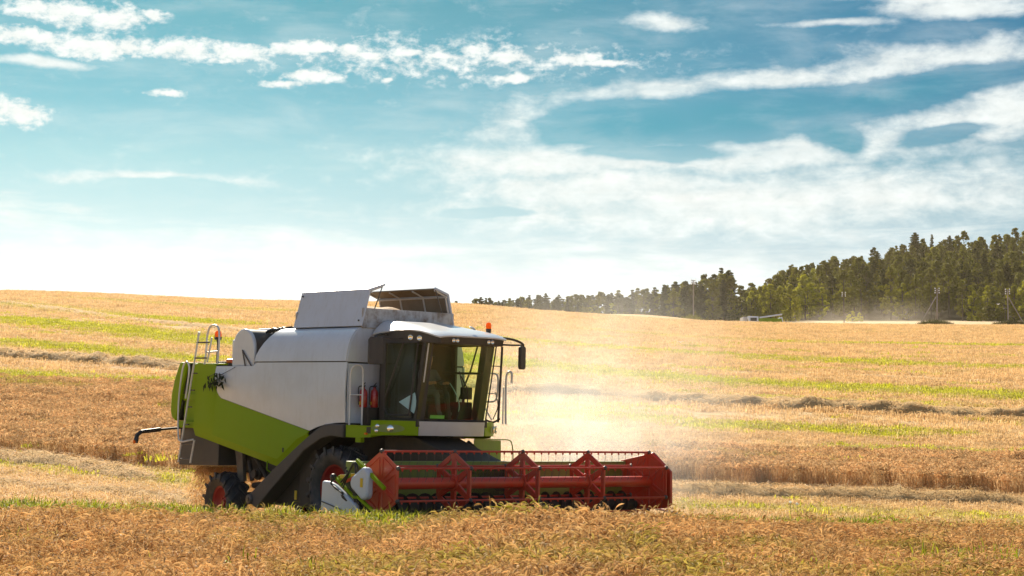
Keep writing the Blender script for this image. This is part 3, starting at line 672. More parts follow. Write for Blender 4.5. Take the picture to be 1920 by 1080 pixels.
# --- rear wall of the walkway with its rail
g = G(); g.box((-.09,-1.56,2.15), (-.04,1.56,3.43)); part(g, 'walkway_wall', 'white', .012)
g = G(); g.tube(smooth_path([(.12,-1.6,2.12),(.12,-1.6,2.8),(.12,-1.6,3.22),(.16,-1.56,3.36),(.2,-1.48,3.40),(.24,-1.40,3.36),(.25,-1.37,3.22),(.25,-1.37,2.8),(.25,-1.37,2.12)]), .02); g.tube([(.12,-1.6,2.76),(.25,-1.37,2.76)], .014); part(g, 'hand_rail', 'steel', 0)
g = G(); g.box((.02,-1.2,2.1), (.22,-.7,2.5)); part(g, 'battery_box', 'under', .02)

# --- cab
cab = CH
xr, xb, xt = .30, 1.58, 1.88
hw = .98
def ca_x(z, y=None): return xb + (xt-xb)*(z-2.3)/(3.9-2.3)
g = G(); g.box((xr,-hw,2.1), (xr+.06,hw,3.95)); part(g, 'cab_rear_wall', 'interior', .01)
g = G(); g.box((xr,-.95,2.12), (1.62,.95,2.28)); part(g, 'cab_floor', 'interior', .01)
for s in (-1, 1):
    g = G(); g.hexa([(xr,s*hw,2.2),(xr+.2,s*hw,2.2),(xr+.2,s*(hw-.07),2.2),(xr,s*(hw-.07),2.2)], [(xr,s*hw,3.95),(xr+.2,s*hw,3.95),(xr+.2,s*(hw-.07),3.95),(xr,s*(hw-.07),3.95)]); part(g, 'rear_pillar', 'dark', .01)
    g = G(); y0, y1 = s*.90, s*(.77 if s < 0 else .64)
    g.hexa([(xb-.16,y0,2.24),(xb-.02,y0,2.24),(xb+.06,y1,2.24),(xb-.16,y1,2.24)], [(xt-.16,y0*1.02,3.92),(xt-.02,y0*1.02,3.92),(xt+.06,y1*1.02,3.92),(xt-.16,y1*1.02,3.92)]); part(g, 'front_pillar', 'dark', .01)
    g = G(); g.grid([[(xr+.2, s*.955, z), (ca_x(z)-.16, s*.945, z)] for z in (2.3,3.1,3.9)]); dw = part(g, 'door_window', 'glass', 0)
    # door frame tube
    A = [(xr+.26,s*.985,3.88),(ca_x(3.88)-.22,s*.985,3.88),(ca_x(2.36)-.2,s*.985,2.36),(xr+.34,s*.985,2.36),(xr+.22,s*.985,2.52),(xr+.36,s*.985,2.9)]
    g = G(); g.tube([A[0],A[1],A[2],A[3],A[4]], .022, n=6); g.tube([A[4],(xr+.25,s*1.0,2.7),(xr+.62,s*1.02,3.35),(xr+.86,s*1.0,3.88)], .02, n=6); part(g, 'door_frame', 'dark', 0, dw)
g = G()
ny = 17
g.grid([[(ca_x(z) + .16*(1-(y/.94)**2)*(.8+.2*(z-2.3)/1.6), y, z) for y in np.linspace(-.94,.94,ny)] for z in np.linspace(2.27,3.9,6)]); ws = part(g, 'windscreen', 'glass', 0, smooth=60)
for s in (-1, 1):
    g = G(); g.tube([(ca_x(2.26),s*.94,2.26),(ca_x(3.9),s*.945,3.9)], .016, n=5); part(g, 'windscreen_seal', 'black', 0, ws)
g = G(); g.tube([(ca_x(2.27)+.16*(1-(y/.94)**2)*.8+.005, y, 2.262) for y in np.linspace(-.94,.94,13)], .016, n=5); part(g, 'windscreen_seal', 'black', 0, ws)
g = G(); xx = lambda y, z: ca_x(z) + .16*(1-(y/.94)**2)*.85 + .03
g.tube([(xx(0,2.3),.0,2.28),(xx(.12,2.8),.14,2.75),(xx(.02,3.35),-.10,3.3)], .012, n=5); g.tube([(xx(.2,2.5),.28,2.55),(xx(.1,3.0),.18,2.95),(xx(-.1,3.4),-.06,3.2)], .014, n=5); part(g, 'wiper', 'black', 0, ws)
g = G(); g.tube([(ca_x(3.86)+.03,-.90,3.86),(ca_x(3.05)+.03,-.89,3.05)], .016, n=5); part(g, 'pillar_highlight', 'steel', 0)  # pale strip put in for the highlight along the front pillar
# stickers inside the glass
g = G(); p0 = Vector((1.30,-.962,2.57))
vs_ = [tuple(p0 + Vector((-.30,0,.06)))]
for k in range(6):
    a = R(-28 + 11*k*.95); vs_.append(tuple(p0 + Vector((-.30+.62*math.cos(a)*.98, 0, .06+.50*math.sin(a)))))
g.add(vs_, [tuple(range(7))]); st = part(g, 'window_sticker', 'sticker', 0, solid=.003)
g = G(); yy = np.linspace(-.62,-.28,5); g.grid([[(xx(y,z)-.045, y, z) for y in yy] for z in (2.30,2.37)]); part(g, 'windscreen_sticker', 'stickgreen', 0, ws, solid=.003)
# roof: white shell over a dark visor band
X_ = [.02,.2,.5,.95,1.4,1.75,2.0,2.18,2.27]
ZE = [4.06,4.09,4.11,4.14,4.14,4.11,4.06,4.01,3.985]; ZC = [4.37,4.365,4.345,4.28,4.21,4.155,4.105,4.06,4.015]; WD = [.99,1.0,1.02,1.03,1.03,1.02,1.0,.95,.88]
rws = []
for x, ze, zc, w_ in zip(X_, ZE, ZC, WD):
    rows_ = []
    for t in np.linspace(-1,1,21):
        a = abs(t); yy_ = t*w_; z = ze + (zc-ze)*(1-max(0,(a-.55)/.45)**2.2) if a > .55 else zc
        rows_.append((x + (.03 if x > 2 else 0)*(1-a*a), yy_, z))
    rws.append(rows_)
g = G(); g.grid(rws); rf = part(g, 'cab_roof', 'white', 0, solid=.03, smooth=35)
g = G()
ring = [(x - (.05 if x > 2.1 else 0), w_-.05, ze) for x, ze, w_ in zip(X_, ZE, WD)]
for s in (-1, 1):
    g.grid([[(x, s*w_, ze-.005) for x, w_, ze in ring], [(x, s*(w_-.01), 3.90 if x < 1.9 else 3.88) for x, w_, ze in ring], [(x-.03, s*(w_-.14), 3.87) for x, w_, ze in ring]])
g.grid([[(2.24, y, 4.0) for y in np.linspace(-.84,.84,9)], [(2.22 - .02*abs(y), y, 3.87) for y in np.linspace(-.84,.84,9)], [(2.0, y, 3.86) for y in np.linspace(-.84,.84,9)]])
part(g, 'roof_visor', 'dark', 0, solid=.02)
g = G(); g.box((.1,-.9,3.88), (2.1,.9,3.93)); part(g, 'cab_ceiling', 'interior', .01)
def rlamp(p, d, r=.05, box=False):
    g = G(); d = Vector(d).normalized(); u = d.cross(Vector((0,0,1))).normalized(); v = u.cross(d); p = Vector(p)
    ring = lambda rr, o: [tuple(p + d*o + (u*math.cos(2*math.pi*k/14) + v*math.sin(2*math.pi*k/14))*rr) for k in range(14)]
    vs_ = ring(r*1.1,-.06) + ring(r*1.1,.01) + ring(r*.92,.012) + [tuple(p + d*-.01)]
    g.add(vs_, [(i*14+k, i*14+(k+1)%14, (i+1)*14+(k+1)%14, (i+1)*14+k) for i in range(2) for k in range(14)] + [(28+k, 28+(k+1)%14, 42) for k in range(14)])
    part(g, 'work_light', 'chrome', 0)
for s in (-1, 1):
    rlamp((1.40,s*1.0,3.985), (.5,s*.8,-.1)); rlamp((1.70,s*.99,3.965), (.5,s*.8,-.1))
    rlamp((2.25,s*.42,3.93), (1,0,-.1), .038); rlamp((2.25,s*.52,3.93), (1,0,-.1), .038)
g = G(); g.lathe([(.06,0),(.075,.004),(.06,.012),(0,.012)], (0,0,0), 20, 'Z', 1.2, .7)
em = part(g, 'roof_emblem', 'silver', 0, rf); em.location = (2.03,.15,4.215); em.rotation_euler = (0, R(28), 0)
g = G(); g.lathe([(.05,0),(.06,.03),(.058,.10),(.04,.14),(0,.15)], (1.55,.98,4.24), 14, 'Z'); bl = part(g, 'beacon_lens', 'amber', 0); g = G(); g.lathe([(0,-.10),(.05,-.10),(.06,.0),(0,.0)], (1.55,.98,4.25), 14, 'Z'); part(g, 'beacon_base', 'black', 0, bl)
# mirrors
g = G(); g.prism([(-.14,0),(.14,0),(.17,.04),(.17,.52),(.13,.58),(-.13,.58),(-.17,.52),(-.17,.04)], 'X', 0, .06); ml = part(g, 'wing_mirror', 'dark', .02); ml.location = (.86,-1.50,3.40); ml.rotation_euler = (0,0,R(-24))
g = G(); g.tube(smooth_path([(.55,-.98,4.05),(.70,-1.25,4.06),(.84,-1.50,4.0),(.87,-1.50,3.95)]), .022, n=6); g.tube(smooth_path([(1.15,-1.0,3.97),(1.05,-1.15,3.95),(.9,-1.4,3.98)]), .016, n=6); part(g, 'mirror_arm', 'dark', 0)
g = G(); g.prism([(-.07,0),(.07,0),(.10,.05),(.10,.46),(.07,.5),(-.07,.5),(-.10,.46),(-.10,.05)], 'X', 0, .08); mr = part(g, 'wing_mirror', 'dark', .02); mr.location = (2.0,1.52,3.39); mr.rotation_euler = (0,0,R(15))
g = G(); g.tube(smooth_path([(2.14,.92,4.04),(2.1,1.2,4.02),(2.06,1.42,3.98),(2.04,1.55,3.93),(2.04,1.55,3.86)]), .026, n=6); g.tube([(2.1,.9,3.9),(2.06,1.2,3.9),(2.05,1.5,3.91)], .022, n=6); part(g, 'mirror_arm', 'dark', 0)
# right hand rails and boarding steps on the far side
g = G(); g.tube([(1.40,1.5,3.88),(1.32,1.5,2.24)], .028, n=6); part(g, 'grab_rail', 'dark', 0)
g = G(); g.tube([(1.37,1.5,3.89),(1.9,1.1,3.9)], .018, n=6); part(g, 'rail_stay', 'dark', 0)
g = G(); g.tube([(1.34,1.5,3.46),(1.2,1.18,3.46)], .012, n=6); part(g, 'rail_stay', 'dark', 0)
g = G(); g.tube(smooth_path([(1.0,1.3,3.3),(1.2,1.45,3.3),(1.3,1.48,3.22),(1.3,1.48,2.9),(1.26,1.46,2.72),(1.15,1.38,2.68),(1.02,1.28,2.70)]), .02, n=6); g.tube([(1.02,1.28,2.86),(1.3,1.48,2.86)], .014, n=6); g.tube([(.98,1.25,2.75),(1.2,1.42,2.28)], .015, n=6); part(g, 'hand_rail', 'steel', 0)
g = G(); g.tube(smooth_path([(1.52,1.55,2.2),(1.50,1.55,2.7),(1.50,1.55,3.2),(1.54,1.58,3.34),(1.60,1.62,3.3),(1.60,1.62,3.1)]), .024, n=6); g.tube([(1.42,1.55,2.2),(1.42,1.55,3.0)], .02, n=6); part(g, 'hand_rail', 'steel', 0)
g = G(); g.tube(smooth_path([(1.25,1.45,2.9),(1.3,1.5,2.6),(1.2,1.45,2.3)]), .012, n=5); g.tube(smooth_path([(1.1,1.35,2.28),(1.25,1.42,2.24),(1.38,1.5,2.32)]), .022, n=5); part(g, 'rail_hose', 'black', 0)
g = G(); g.grid([[(1.0,1.1,1.86),(1.0,1.85,1.84)],[(1.0,1.12,1.1),(1.0,1.87,1.1)]]); part(g, 'mud_shield', 'greendark', 0, solid=.02)
g = G(); g.tube(smooth_path([(1.02,1.1,1.87),(1.02,1.7,1.86),(1.02,2.06,1.85),(1.02,2.16,1.76),(1.02,2.2,1.5),(1.02,2.2,1.2)]), .014, n=6); part(g, 'shield_frame', 'greendark', 0)
g = G(); g.tube([(.9,1.0,1.8),(1.3,1.2,1.45)], .05); g.tube([(1.0,.95,1.75),(1.35,.9,1.4)], .035); g.box((.7,1.25,1.2),(.95,1.85,1.75)); part(g, 'steering_gear', 'under', .01)
# cab interior
seat = empty('driver_seat', parent=CH)
g = G(); g.box((.62,-.28,2.62), (1.1,.22,2.76)); part(g, 'seat_cushion', 'seat', .05, seat)
g = G(); g.hexa([(.50,-.27,2.74),(.64,-.27,2.74),(.64,.21,2.74),(.50,.21,2.74)], [(.40,-.22,3.5),(.52,-.22,3.5),(.52,.16,3.5),(.40,.16,3.5)]); part(g, 'seat_back', 'seat', .05, seat)
g = G(); g.box((.66,-.2,2.28), (1.0,.14,2.62)); part(g, 'seat_base', 'interior', .02, seat)
g = G(); g.tube([(1.48,.02,2.28),(1.38,.02,2.75),(1.25,.02,3.0)], .05); sc_ = part(g, 'steering_column', 'interior', 0)
g = G(); g.tube([(1.23+.10*math.cos(a)*.5, .02+.2*math.sin(a), 3.02+.10*math.cos(a)) for a in np.linspace(0,2*math.pi,20,endpoint=False)], .016, n=6, closed=True); part(g, 'steering_wheel', 'black', 0, sc_)
g = G(); g.box((1.2,.52,2.72), (1.27,.80,2.98)); g.tube([(1.2,.6,2.3),(1.2,.62,2.75)], .03); part(g, 'monitor', 'black', .01)
g = G(); g.box((.5,.35,2.28), (1.35,.75,2.66)); part(g, 'side_console', 'interior', .02)
g = G(); g.prism([(.8,.30),(1.75,.62),(1.7,.9),(.8,.9)], 'Z', 3.26, 3.30); part(g, 'sun_shelf', 'interior', .01)
g = G(); g.tube(smooth_path([(1.5,.0,3.05),(1.55,.12,2.85),(1.58,.2,2.62),(1.57,.2,2.45)]), .010, n=5); part(g, 'cab_hose', 'sticker', 0)

# --- the driver, dimly seen behind the glass
def skinned(name, pts, edges, mat, parent, sub=2):
    me = bpy.data.meshes.new(name); me.from_pydata([p[0] for p in pts], edges, []); me.materials.append(M[mat])
    o = bpy.data.objects.new(name, me); COL.objects.link(o); o.parent = parent
    md = o.modifiers.new('skin', 'SKIN'); md.use_smooth_shade = True
    if not me.skin_vertices: me.attributes
    for v, p in zip(me.skin_vertices[0].data, pts):
        r = p[1] if hasattr(p[1], '__len__') else (p[1], p[1]); v.radius = r
    me.skin_vertices[0].data[0].use_root = True
    md = o.modifiers.new('smooth', 'SUBSURF'); md.levels = 1; md.render_levels = sub
    return o
drv = empty('person', mw(.80,-.05,2.76)); drv.rotation_euler = MMAT.to_euler()
tag(drv, 'driver in dark work clothes seated behind the cab glass with hands on the wheel', 'person')
def body(k, hands):
    P = [((0,0,.10),(.16*k,.13*k)), ((-.03,0,.28),(.15*k,.11*k)), ((-.03,0,.46),(.18*k,.11*k)), ((-.02,0,.58),(.09*k,.075*k))]; E_ = [(0,1),(1,2),(2,3)]
    if hands: P += [((.0,0,.66),.055), ((.015,0,.74),(.075,.085)), ((.03,0,.83),(.078,.092)), ((.015,0,.90),(.055,.065))]; E_ += [(3,4),(4,5),(5,6),(6,7)]
    for s_ in (-1, 1):
        b = len(P); P += [((-.02,s_*.19,.52),.068*k), ((.10,s_*.27,.30),.052*k), ((.33,s_*.19,.285),.038*k)]; E_ += [(2,b),(b,b+1),(b+1,b+2)]
        if hands:
            P += [((.40,s_*.175,.30),(.022,.042))]; E_ += [(b+2,b+3)]
        b2 = len(P); P += [((.08,s_*.10,.06),.085*k), ((.48,s_*.13,.10),.066*k), ((.56,s_*.13,-.32),.048*k), ((.66,s_*.13,-.38),.042*k)]; E_ += [(0,b2),(b2,b2+1),(b2+1,b2+2),(b2+2,b2+3)]
    return P, E_
P_, E2 = body(.94, True); bd = skinned('body', P_, E2, 'skin', drv)
P_, E2 = body(1.06, False); skinned('clothing', P_, E2, 'cloth', drv)
for s_ in (-1, 1):
    g = G()
    for f_ in range(4):
        y = s_*.175 + (f_-1.5)*.019; L_ = (.9, 1., .95, .78)[f_]
        g.tube([(.425,y,.315),(.455+.012*L_,y,.318),(.475+.01*L_,y,.296),(.462,y,.270)], [.010,.0095,.009,.007], n=6)
    g.tube([(.395,s_*.15,.29),(.43,s_*.13,.285),(.455,s_*.128,.275)], [.012,.011,.008], n=6); part(g, 'fingers', 'skin', 0, drv, smooth=60)
g = G(); g.ball((.095,0,.825), (.022,.014,.022), 8, 6); g.ball((.083,-.032,.845), .011, 8, 6); g.ball((.083,.032,.845), .011, 8, 6); g.ball((.085,0,.775), (.012,.026,.007), 8, 5)
part(g, 'face', 'skin', 0, drv, smooth=60)
for s_ in (-1, 1):
    g = G(); g.ball((.005,s_*.09,.825), (.02,.012,.03), 8, 6); part(g, 'ear', 'skin', 0, drv, smooth=60)
g = G(); g.ball((-.01,0,.87), (.095,.095,.085), 14, 9); g.box((.06,-.07,.865),(.145,.07,.878)); part(g, 'cap', 'black', .005, drv, smooth=50)

# --- feeder house and header
g = G(); g.prism([(.2,1.9),(1.3,1.9),(3.05,1.38),(3.05,.62),(1.6,.85),(.2,1.2)], 'Y', -.72, .42); part(g, 'feeder_house', 'under', .02)
g = G(); g.prism([(1.5,1.55),(3.0,1.3),(3.0,.7),(1.5,.95)], 'Y', .42, .46); part(g, 'feeder_side', 'greendark', .01)
hdr = CH
g = G(); HWD = 3.62
g.box((2.95,-HWD,.42), (3.05,HWD,1.34)); g.box((2.92,-HWD,1.34), (3.16,HWD,1.46)); tbl = part(g, 'cutting_table', 'greendark', .015)
g = G(); g.grid([[(3.05,y,.42) for y in (-HWD,HWD)], [(3.5,y,.28) for y in (-HWD,HWD)], [(4.3,y,.22) for y in (-HWD,HWD)]]); part(g, 'table_floor', 'steeldark', 0, tbl, solid=.02)
g = G(); g.lathe([(0,-HWD+.05),(.18,-HWD+.05),(.18,HWD-.05),(0,HWD-.05)], (3.4,0,.58), 20)
for s in (-1, 1):
    hl = [];
    for k in range(161):
        a = k/16*2*math.pi; y = s*(.4 + 3.1*k/160); hl.append([(3.4+.18*math.cos(a),y,.58+.18*math.sin(a)), (3.4+.27*math.cos(a),y,.58+.27*math.sin(a))])
    g.grid(hl)
part(g, 'auger', 'under', 0, tbl)  # dark underbody colour used here to darken the table interior
g = G(); g.box((4.28,-HWD,.20), (4.36,HWD,.235))
for k in range(96):
    y = -HWD + .04 + k*.0755; g.add([(4.34,y-.02,.20),(4.34,y+.02,.20),(4.46,y,.215),(4.34,y,.24)], [(0,1,2),(1,3,2),(3,0,2)])
part(g, 'knife_bar', 'steeldark', 0, tbl)
# reel
RX, RZ, RR = 4.0, 1.07, .615
reel = empty('reel', parent=CH)
va = [R(90+60*k) for k in range(6)]
hexv = [(RX + RR*math.cos(a), RZ + RR*math.sin(a)) for a in va]
g = G(); g.lathe([(0,-3.5),(.112,-3.5),(.112,3.5),(0,3.5)], (RX,0,RZ), 24); part(g, 'reel_tube', 'red', 0, reel)
def hexs(sc): return [(RX + (x-RX)*sc, RZ + (z-RZ)*sc) for x, z in hexv]
for y, s in ((-3.55,-1),(3.48,1)):
    g = G(); g.prism(hexs(1.03), 'Y', y-.006, y+.006)
    # stamped ribs: raised rounded bars along the spokes and the edges, both faces
    for sy in (-1, 1):
        yo = y + sy*.012
        for k in range(6):
            a = va[k]; b = va[(k+1)%6]
            for off in (.07,):
                p0 = (RX+.16*math.cos(a+.25), yo, RZ+.16*math.sin(a+.25)); p1 = (RX+.50*math.cos(a+.12), yo, RZ+.50*math.sin(a+.12)); p2 = (RX+.50*math.cos(b-.12), yo, RZ+.50*math.sin(b-.12)); p3 = (RX+.16*math.cos(b-.25), yo, RZ+.16*math.sin(b-.25))
                g.tube([p0,p1], .014, n=5); g.tube([p1,p2], .012, n=5); g.tube([p2,p3], .014, n=5)
    for k in range(6): g.tube([(hexv[k][0],y,hexv[k][1]), (hexv[(k+1)%6][0],y,hexv[(k+1)%6][1])], .014, n=5)
    part(g, 'end_plate', 'red', 0, reel)
for y in (-1.80,-.05,1.72):
    g = G(); h1 = hexs(1.0); h0 = hexs(.80)
    def ringp(p, q, y0, y1):
        for k in range(6):
            j = (k+1)%6
            g.hexa([(p[k][0],y0,p[k][1]),(p[j][0],y0,p[j][1]),(q[j][0],y0,q[j][1]),(q[k][0],y0,q[k][1])], [(p[k][0],y1,p[k][1]),(p[j][0],y1,p[j][1]),(q[j][0],y1,q[j][1]),(q[k][0],y1,q[k][1])])
    ringp(h1, h0, y-.02, y+.02)
    for k in range(6):
        a = va[k]; c, s_ = math.cos(a), math.sin(a); w0, w1 = .075, .05
        def q(r, w): return (RX + r*c - w*s_, RZ + r*s_ + w*c)
        lo = [q(.10,-w0), q(.10,w0), q(.52,w1), q(.52,-w1)]
        g.hexa([(x,y-.025,z) for x, z in lo], [(x,y+.025,z) for x, z in lo])
    g.lathe([(.11,-.05),(.17,-.05),(.17,.05),(.11,.05)], (RX,y,RZ), 20)
    part(g, 'spider', 'red', .008, reel)
for k in range(6):
    bx, bz = hexv[k]
    g = CG(); g.tube([(bx,-3.5,bz),(bx,3.47,bz)], .021, n=8); g.fillm(0)
    for bay in range(4):
        y0 = -3.55 + bay*1.757
        for i in range(9):
            y = y0 + .10 + i*.193
            g.box((bx-.014,y-.011,bz-.055), (bx+.014,y+.011,bz-.01)); g.fillm(0)
            g.tube([(bx,y,bz-.05),(bx+.012,y,bz-.13),(bx-.01,y,bz-.20),(bx-.05,y,bz-.26)], .0045, n=4, caps=False); g.fillm(1)
    for y in (-3.55,-1.8,-.05,1.72,3.48): g.ball((bx,y,bz), .045, 8, 6); g.fillm(1)
    me = g.done('bat', ['red', 'steeldark']); o = bpy.data.objects.new('bat', me); COL.objects.link(o); o.parent = reel
# right-hand end (far): crop divider wall
g = G(); g.prism([(2.95,.4),(4.40,.52),(4.56,.60),(4.54,1.30),(4.0,1.68),(3.0,1.48)], 'Y', 3.60, 3.66); part(g, 'end_shield', 'red', .01)
# left-hand end: side cover, reel arm, gear guard
g = G(); g.prism([(2.33,.45),(2.36,1.04),(2.40,1.06),(2.62,1.05),(2.80,1.0),(3.0,.90),(3.3,.76),(3.52,.63),(3.52,.40),(3.0,.36)], 'Y', -3.78, -3.68); sc2 = part(g, 'side_cover', 'panelwhite', .03)
g = G(); g.prism([(3.02,.82),(3.12,.80),(3.24,.71),(3.2,.70),(3.06,.76)], 'Y', -3.788, -3.775); part(g, 'cover_grip', 'under', 0, sc2)
g = G(); g.tube([(2.36,-3.79,.66),(2.7,-3.79,.60),(3.1,-3.79,.52)], .012, n=5); part(g, 'cover_crease', 'steeldark', 0, sc2)
def beam(name, a, b, w, d, mat='green'):
    g = G(); a = Vector(a); b = Vector(b); t = (b-a).normalized(); n_ = Vector((-t.z,0,t.x))*w/2; y = Vector((0,d/2,0))
    g.hexa([tuple(a-n_-y), tuple(a+n_-y), tuple(a+n_+y), tuple(a-n_+y)], [tuple(b-n_-y), tuple(b+n_-y), tuple(b+n_+y), tuple(b-n_+y)]); return part(g, name, mat, .008)
beam('reel_lift_arm', (2.86,-3.72,1.13), (3.95,-3.72,1.25), .10, .05)
beam('reel_carrier', (3.55,-3.80,1.50), (4.46,-3.80,1.0), .07, .06)
beam('header_brace', (2.68,-3.72,1.16), (3.38,-3.72,.78), .06, .05); beam('divider_rod', (3.45,-3.80,.80), (3.62,-3.80,.80), .06, .05); beam('divider_rod', (3.60,-3.80,.81), (4.15,-3.80,.55), .06, .05)
for a_ in ((2.95,1.13),(3.30,1.165)):
    g = G(); g.box((a_[0],-3.765,a_[1]),(a_[0]+.13,-3.752,a_[1]+.07)); part(g, 'warning_sticker', 'yellow', 0)
g = G(); g.tube([(3.15,-3.76,1.08),(3.52,-3.76,1.20)], .035, n=8); part(g, 'hydraulic_ram', 'red', 0)
g = G()
for k, (x, m_) in enumerate([(3.50,.04),(3.54,-.02),(3.58,.03)]): g.tube(smooth_path([(x-.5,-3.78,1.05-.05*k),(x-.2,-3.82,1.25+.04*k),(x-.03,-3.82,1.44),(x+.02+m_,-3.82,1.2),(x,-3.82,.9),(x+.02,-3.80,.70)]), .016, n=6)
for k in range(3): g.tube(smooth_path([(2.75,-3.78,1.16-.04*k),(2.7,-3.8,1.05-.02*k),(2.85+.03*k,-3.80,.93),(3.12,-3.80,.86-.02*k)]), .014, n=6)
g.ball((2.72,-3.76,1.14), .07, 8, 6); part(g, 'hydraulic_hoses', 'black', 0)
g = G(); g.prism([(2.98,.42),(4.2,.30),(4.1,.45),(3.5,.62),(3.25,1.0),(2.98,1.3)], 'Y', -3.66, -3.62); part(g, 'header_side_frame', 'under', .01)
def trilobe(cx, cz, r, rl):
    # hull of three circles
    C_ = [(cx+r*math.cos(R(a)), cz+r*math.sin(R(a))) for a in (62,180,298)]
    o = []
    for (x, z), a0 in zip(C_, (0,120,240)):
        o += [(x+rl*math.cos(R(a0-0+t)), z+rl*math.sin(R(a0+t))) for t in np.linspace(0,120,9)]
    return o
g = G(); g.prism(trilobe(3.80,1.07,.19,.14), 'Y', -3.90, -3.74); gg = part(g, 'gear_guard', 'panelwhite', .04)
g = G(); g.box((3.82,-3.912,1.0),(3.90,-3.902,1.17)); part(g, 'guard_sticker', 'yellow', 0, gg)
g = G(); g.tube([(4.0,3.7,.5),(4.6,3.75,.42),(4.95,3.75,.30)], .025, n=6); part(g, 'divider_rod', 'steel', 0)

# --- loose things carried by the machine
def extinguisher(x, y, z, label):
    e = empty('fire_extinguisher', mw(x, y, z)); e.rotation_euler = MMAT.to_euler()
    tag(e, label, 'extinguisher', 'fire extinguishers beside the cab')
    g = G(); g.lathe([(0,0),(.075,0),(.085,.02),(.085,.30),(.07,.36),(.03,.40),(.03,.43),(0,.43)], (0,0,0), 20, 'Z'); part(g, 'cylinder', 'fire', 0, e)
    g = G(); g.box((-.025,-.02,.42),(.025,.02,.47)); g.tube([(-.02,0,.47),(.10,-.03,.52)], .012, n=5); g.tube([(-.02,0,.45),(.10,-.02,.455)], .010, n=5); part(g, 'valve_lever', 'black', 0, e)
    g = G(); g.tube(smooth_path([(-.02,-.03,.45),(-.02,-.11,.42),(-.02,-.115,.25),(-.02,-.10,.05)]), .012, n=6); part(g, 'hose', 'black', 0, e)
    g = G(); g.grid([[(.0865*math.cos(R(a_)), .0865*math.sin(R(a_)), z_) for a_ in range(180, 300, 15)] for z_ in (.05, .12)]); part(g, 'sticker', 'yellow', 0, e)
extinguisher(.14,-1.27,2.50, 'red fire extinguisher in full view beside the walkway rail behind the cab')
extinguisher(.14,-.98,2.50, 'red fire extinguisher nearest the cab door, half behind the door frame')
# sprig of leaves caught on the side panel
tw = empty('leafy_twig', mw(-4.95,-1.66,3.25)); tw.rotation_euler = MMAT.to_euler()
tag(tw, 'dark leafy sprig caught on the green and white side of the combine', 'twig')
g = G(); g.tube([(.5,.02,.10),(.2,0,.0),(-.05,-.02,-.08),(-.3,-.03,-.05),(-.62,-.03,-.14)], .008, n=4); g.tube([(0,-.02,-.06),(-.05,-.03,-.25)], .006, n=4); part(g, 'stem', 'bark', 0, tw)
g = G()
for k in range(34):
    t = k/33; x = -.66 + .85*t + rnd.uniform(-.04,.04); z = -.05 + rnd.uniform(-.26,.06); a = R(rnd.uniform(195,330)); L = rnd.uniform(.14,.24); w_ = L*.20; y = rnd.uniform(-.09,-.02)
    dx, dz = math.cos(a)*L, math.sin(a)*L; nx, nz = -math.sin(a)*w_, math.cos(a)*w_
    g.add([(x,y,z),(x+dx*.4+nx,y-.02,z+dz*.4+nz),(x+dx,y-.01,z+dz),(x+dx*.4-nx,y-.015,z+dz*.4-nz)], [(0,1,2,3)])
g.build('leaves', 'leaf_twig', tw, smooth=0, fix=False)
# heap of grain showing above the tank wall
g = G(); rw = []
for i in range(25):
    x = -2.5 + i*.1; rw.append([(x, y, 4.40 + .36*math.exp(-((x+1.2)/1.1)**2 - ((y)/.7)**2) + .03*math.sin(7*x+3*y)) for y in np.linspace(-1.2,1.2,21)])
g.grid(rw); gh = g.build('grain_heap', 'grain', None); gh.matrix_world = MMAT; tag(gh, 'heap of brown grain inside the open tank of the large combine', 'grain')
# straw falling from the chopper
g = G()
for k in range(9000):
    t = rnd.random()**.8; x = -6.45 - .5*t*rnd.random() - .25*t + rnd.gauss(0,.14+.12*t); y = rnd.uniform(-1.3,1.1); z = 1.02 - 1.4*t*t - .03
    a = rnd.uniform(0,6.28); b = rnd.uniform(-1.4,-.3); L = rnd.uniform(.06,.16); w_ = .008
    d = Vector((math.cos(a)*math.cos(b),math.sin(a)*math.cos(b),math.sin(b)))*L; n_ = d.cross(Vector((rnd.random(),rnd.random(),rnd.random()))).normalized()*w_
    p = Vector((x,y,z)); g.add([p-n_, p+n_, p+d+n_, p+d-n_], [(0,1,2,3)])
sd_ = g.build('falling_straw', 'straw', None, smooth=0, fix=False); sd_.matrix_world = MMAT; tag(sd_, 'chopped straw falling from the back of the large combine', None, None, 'stuff')

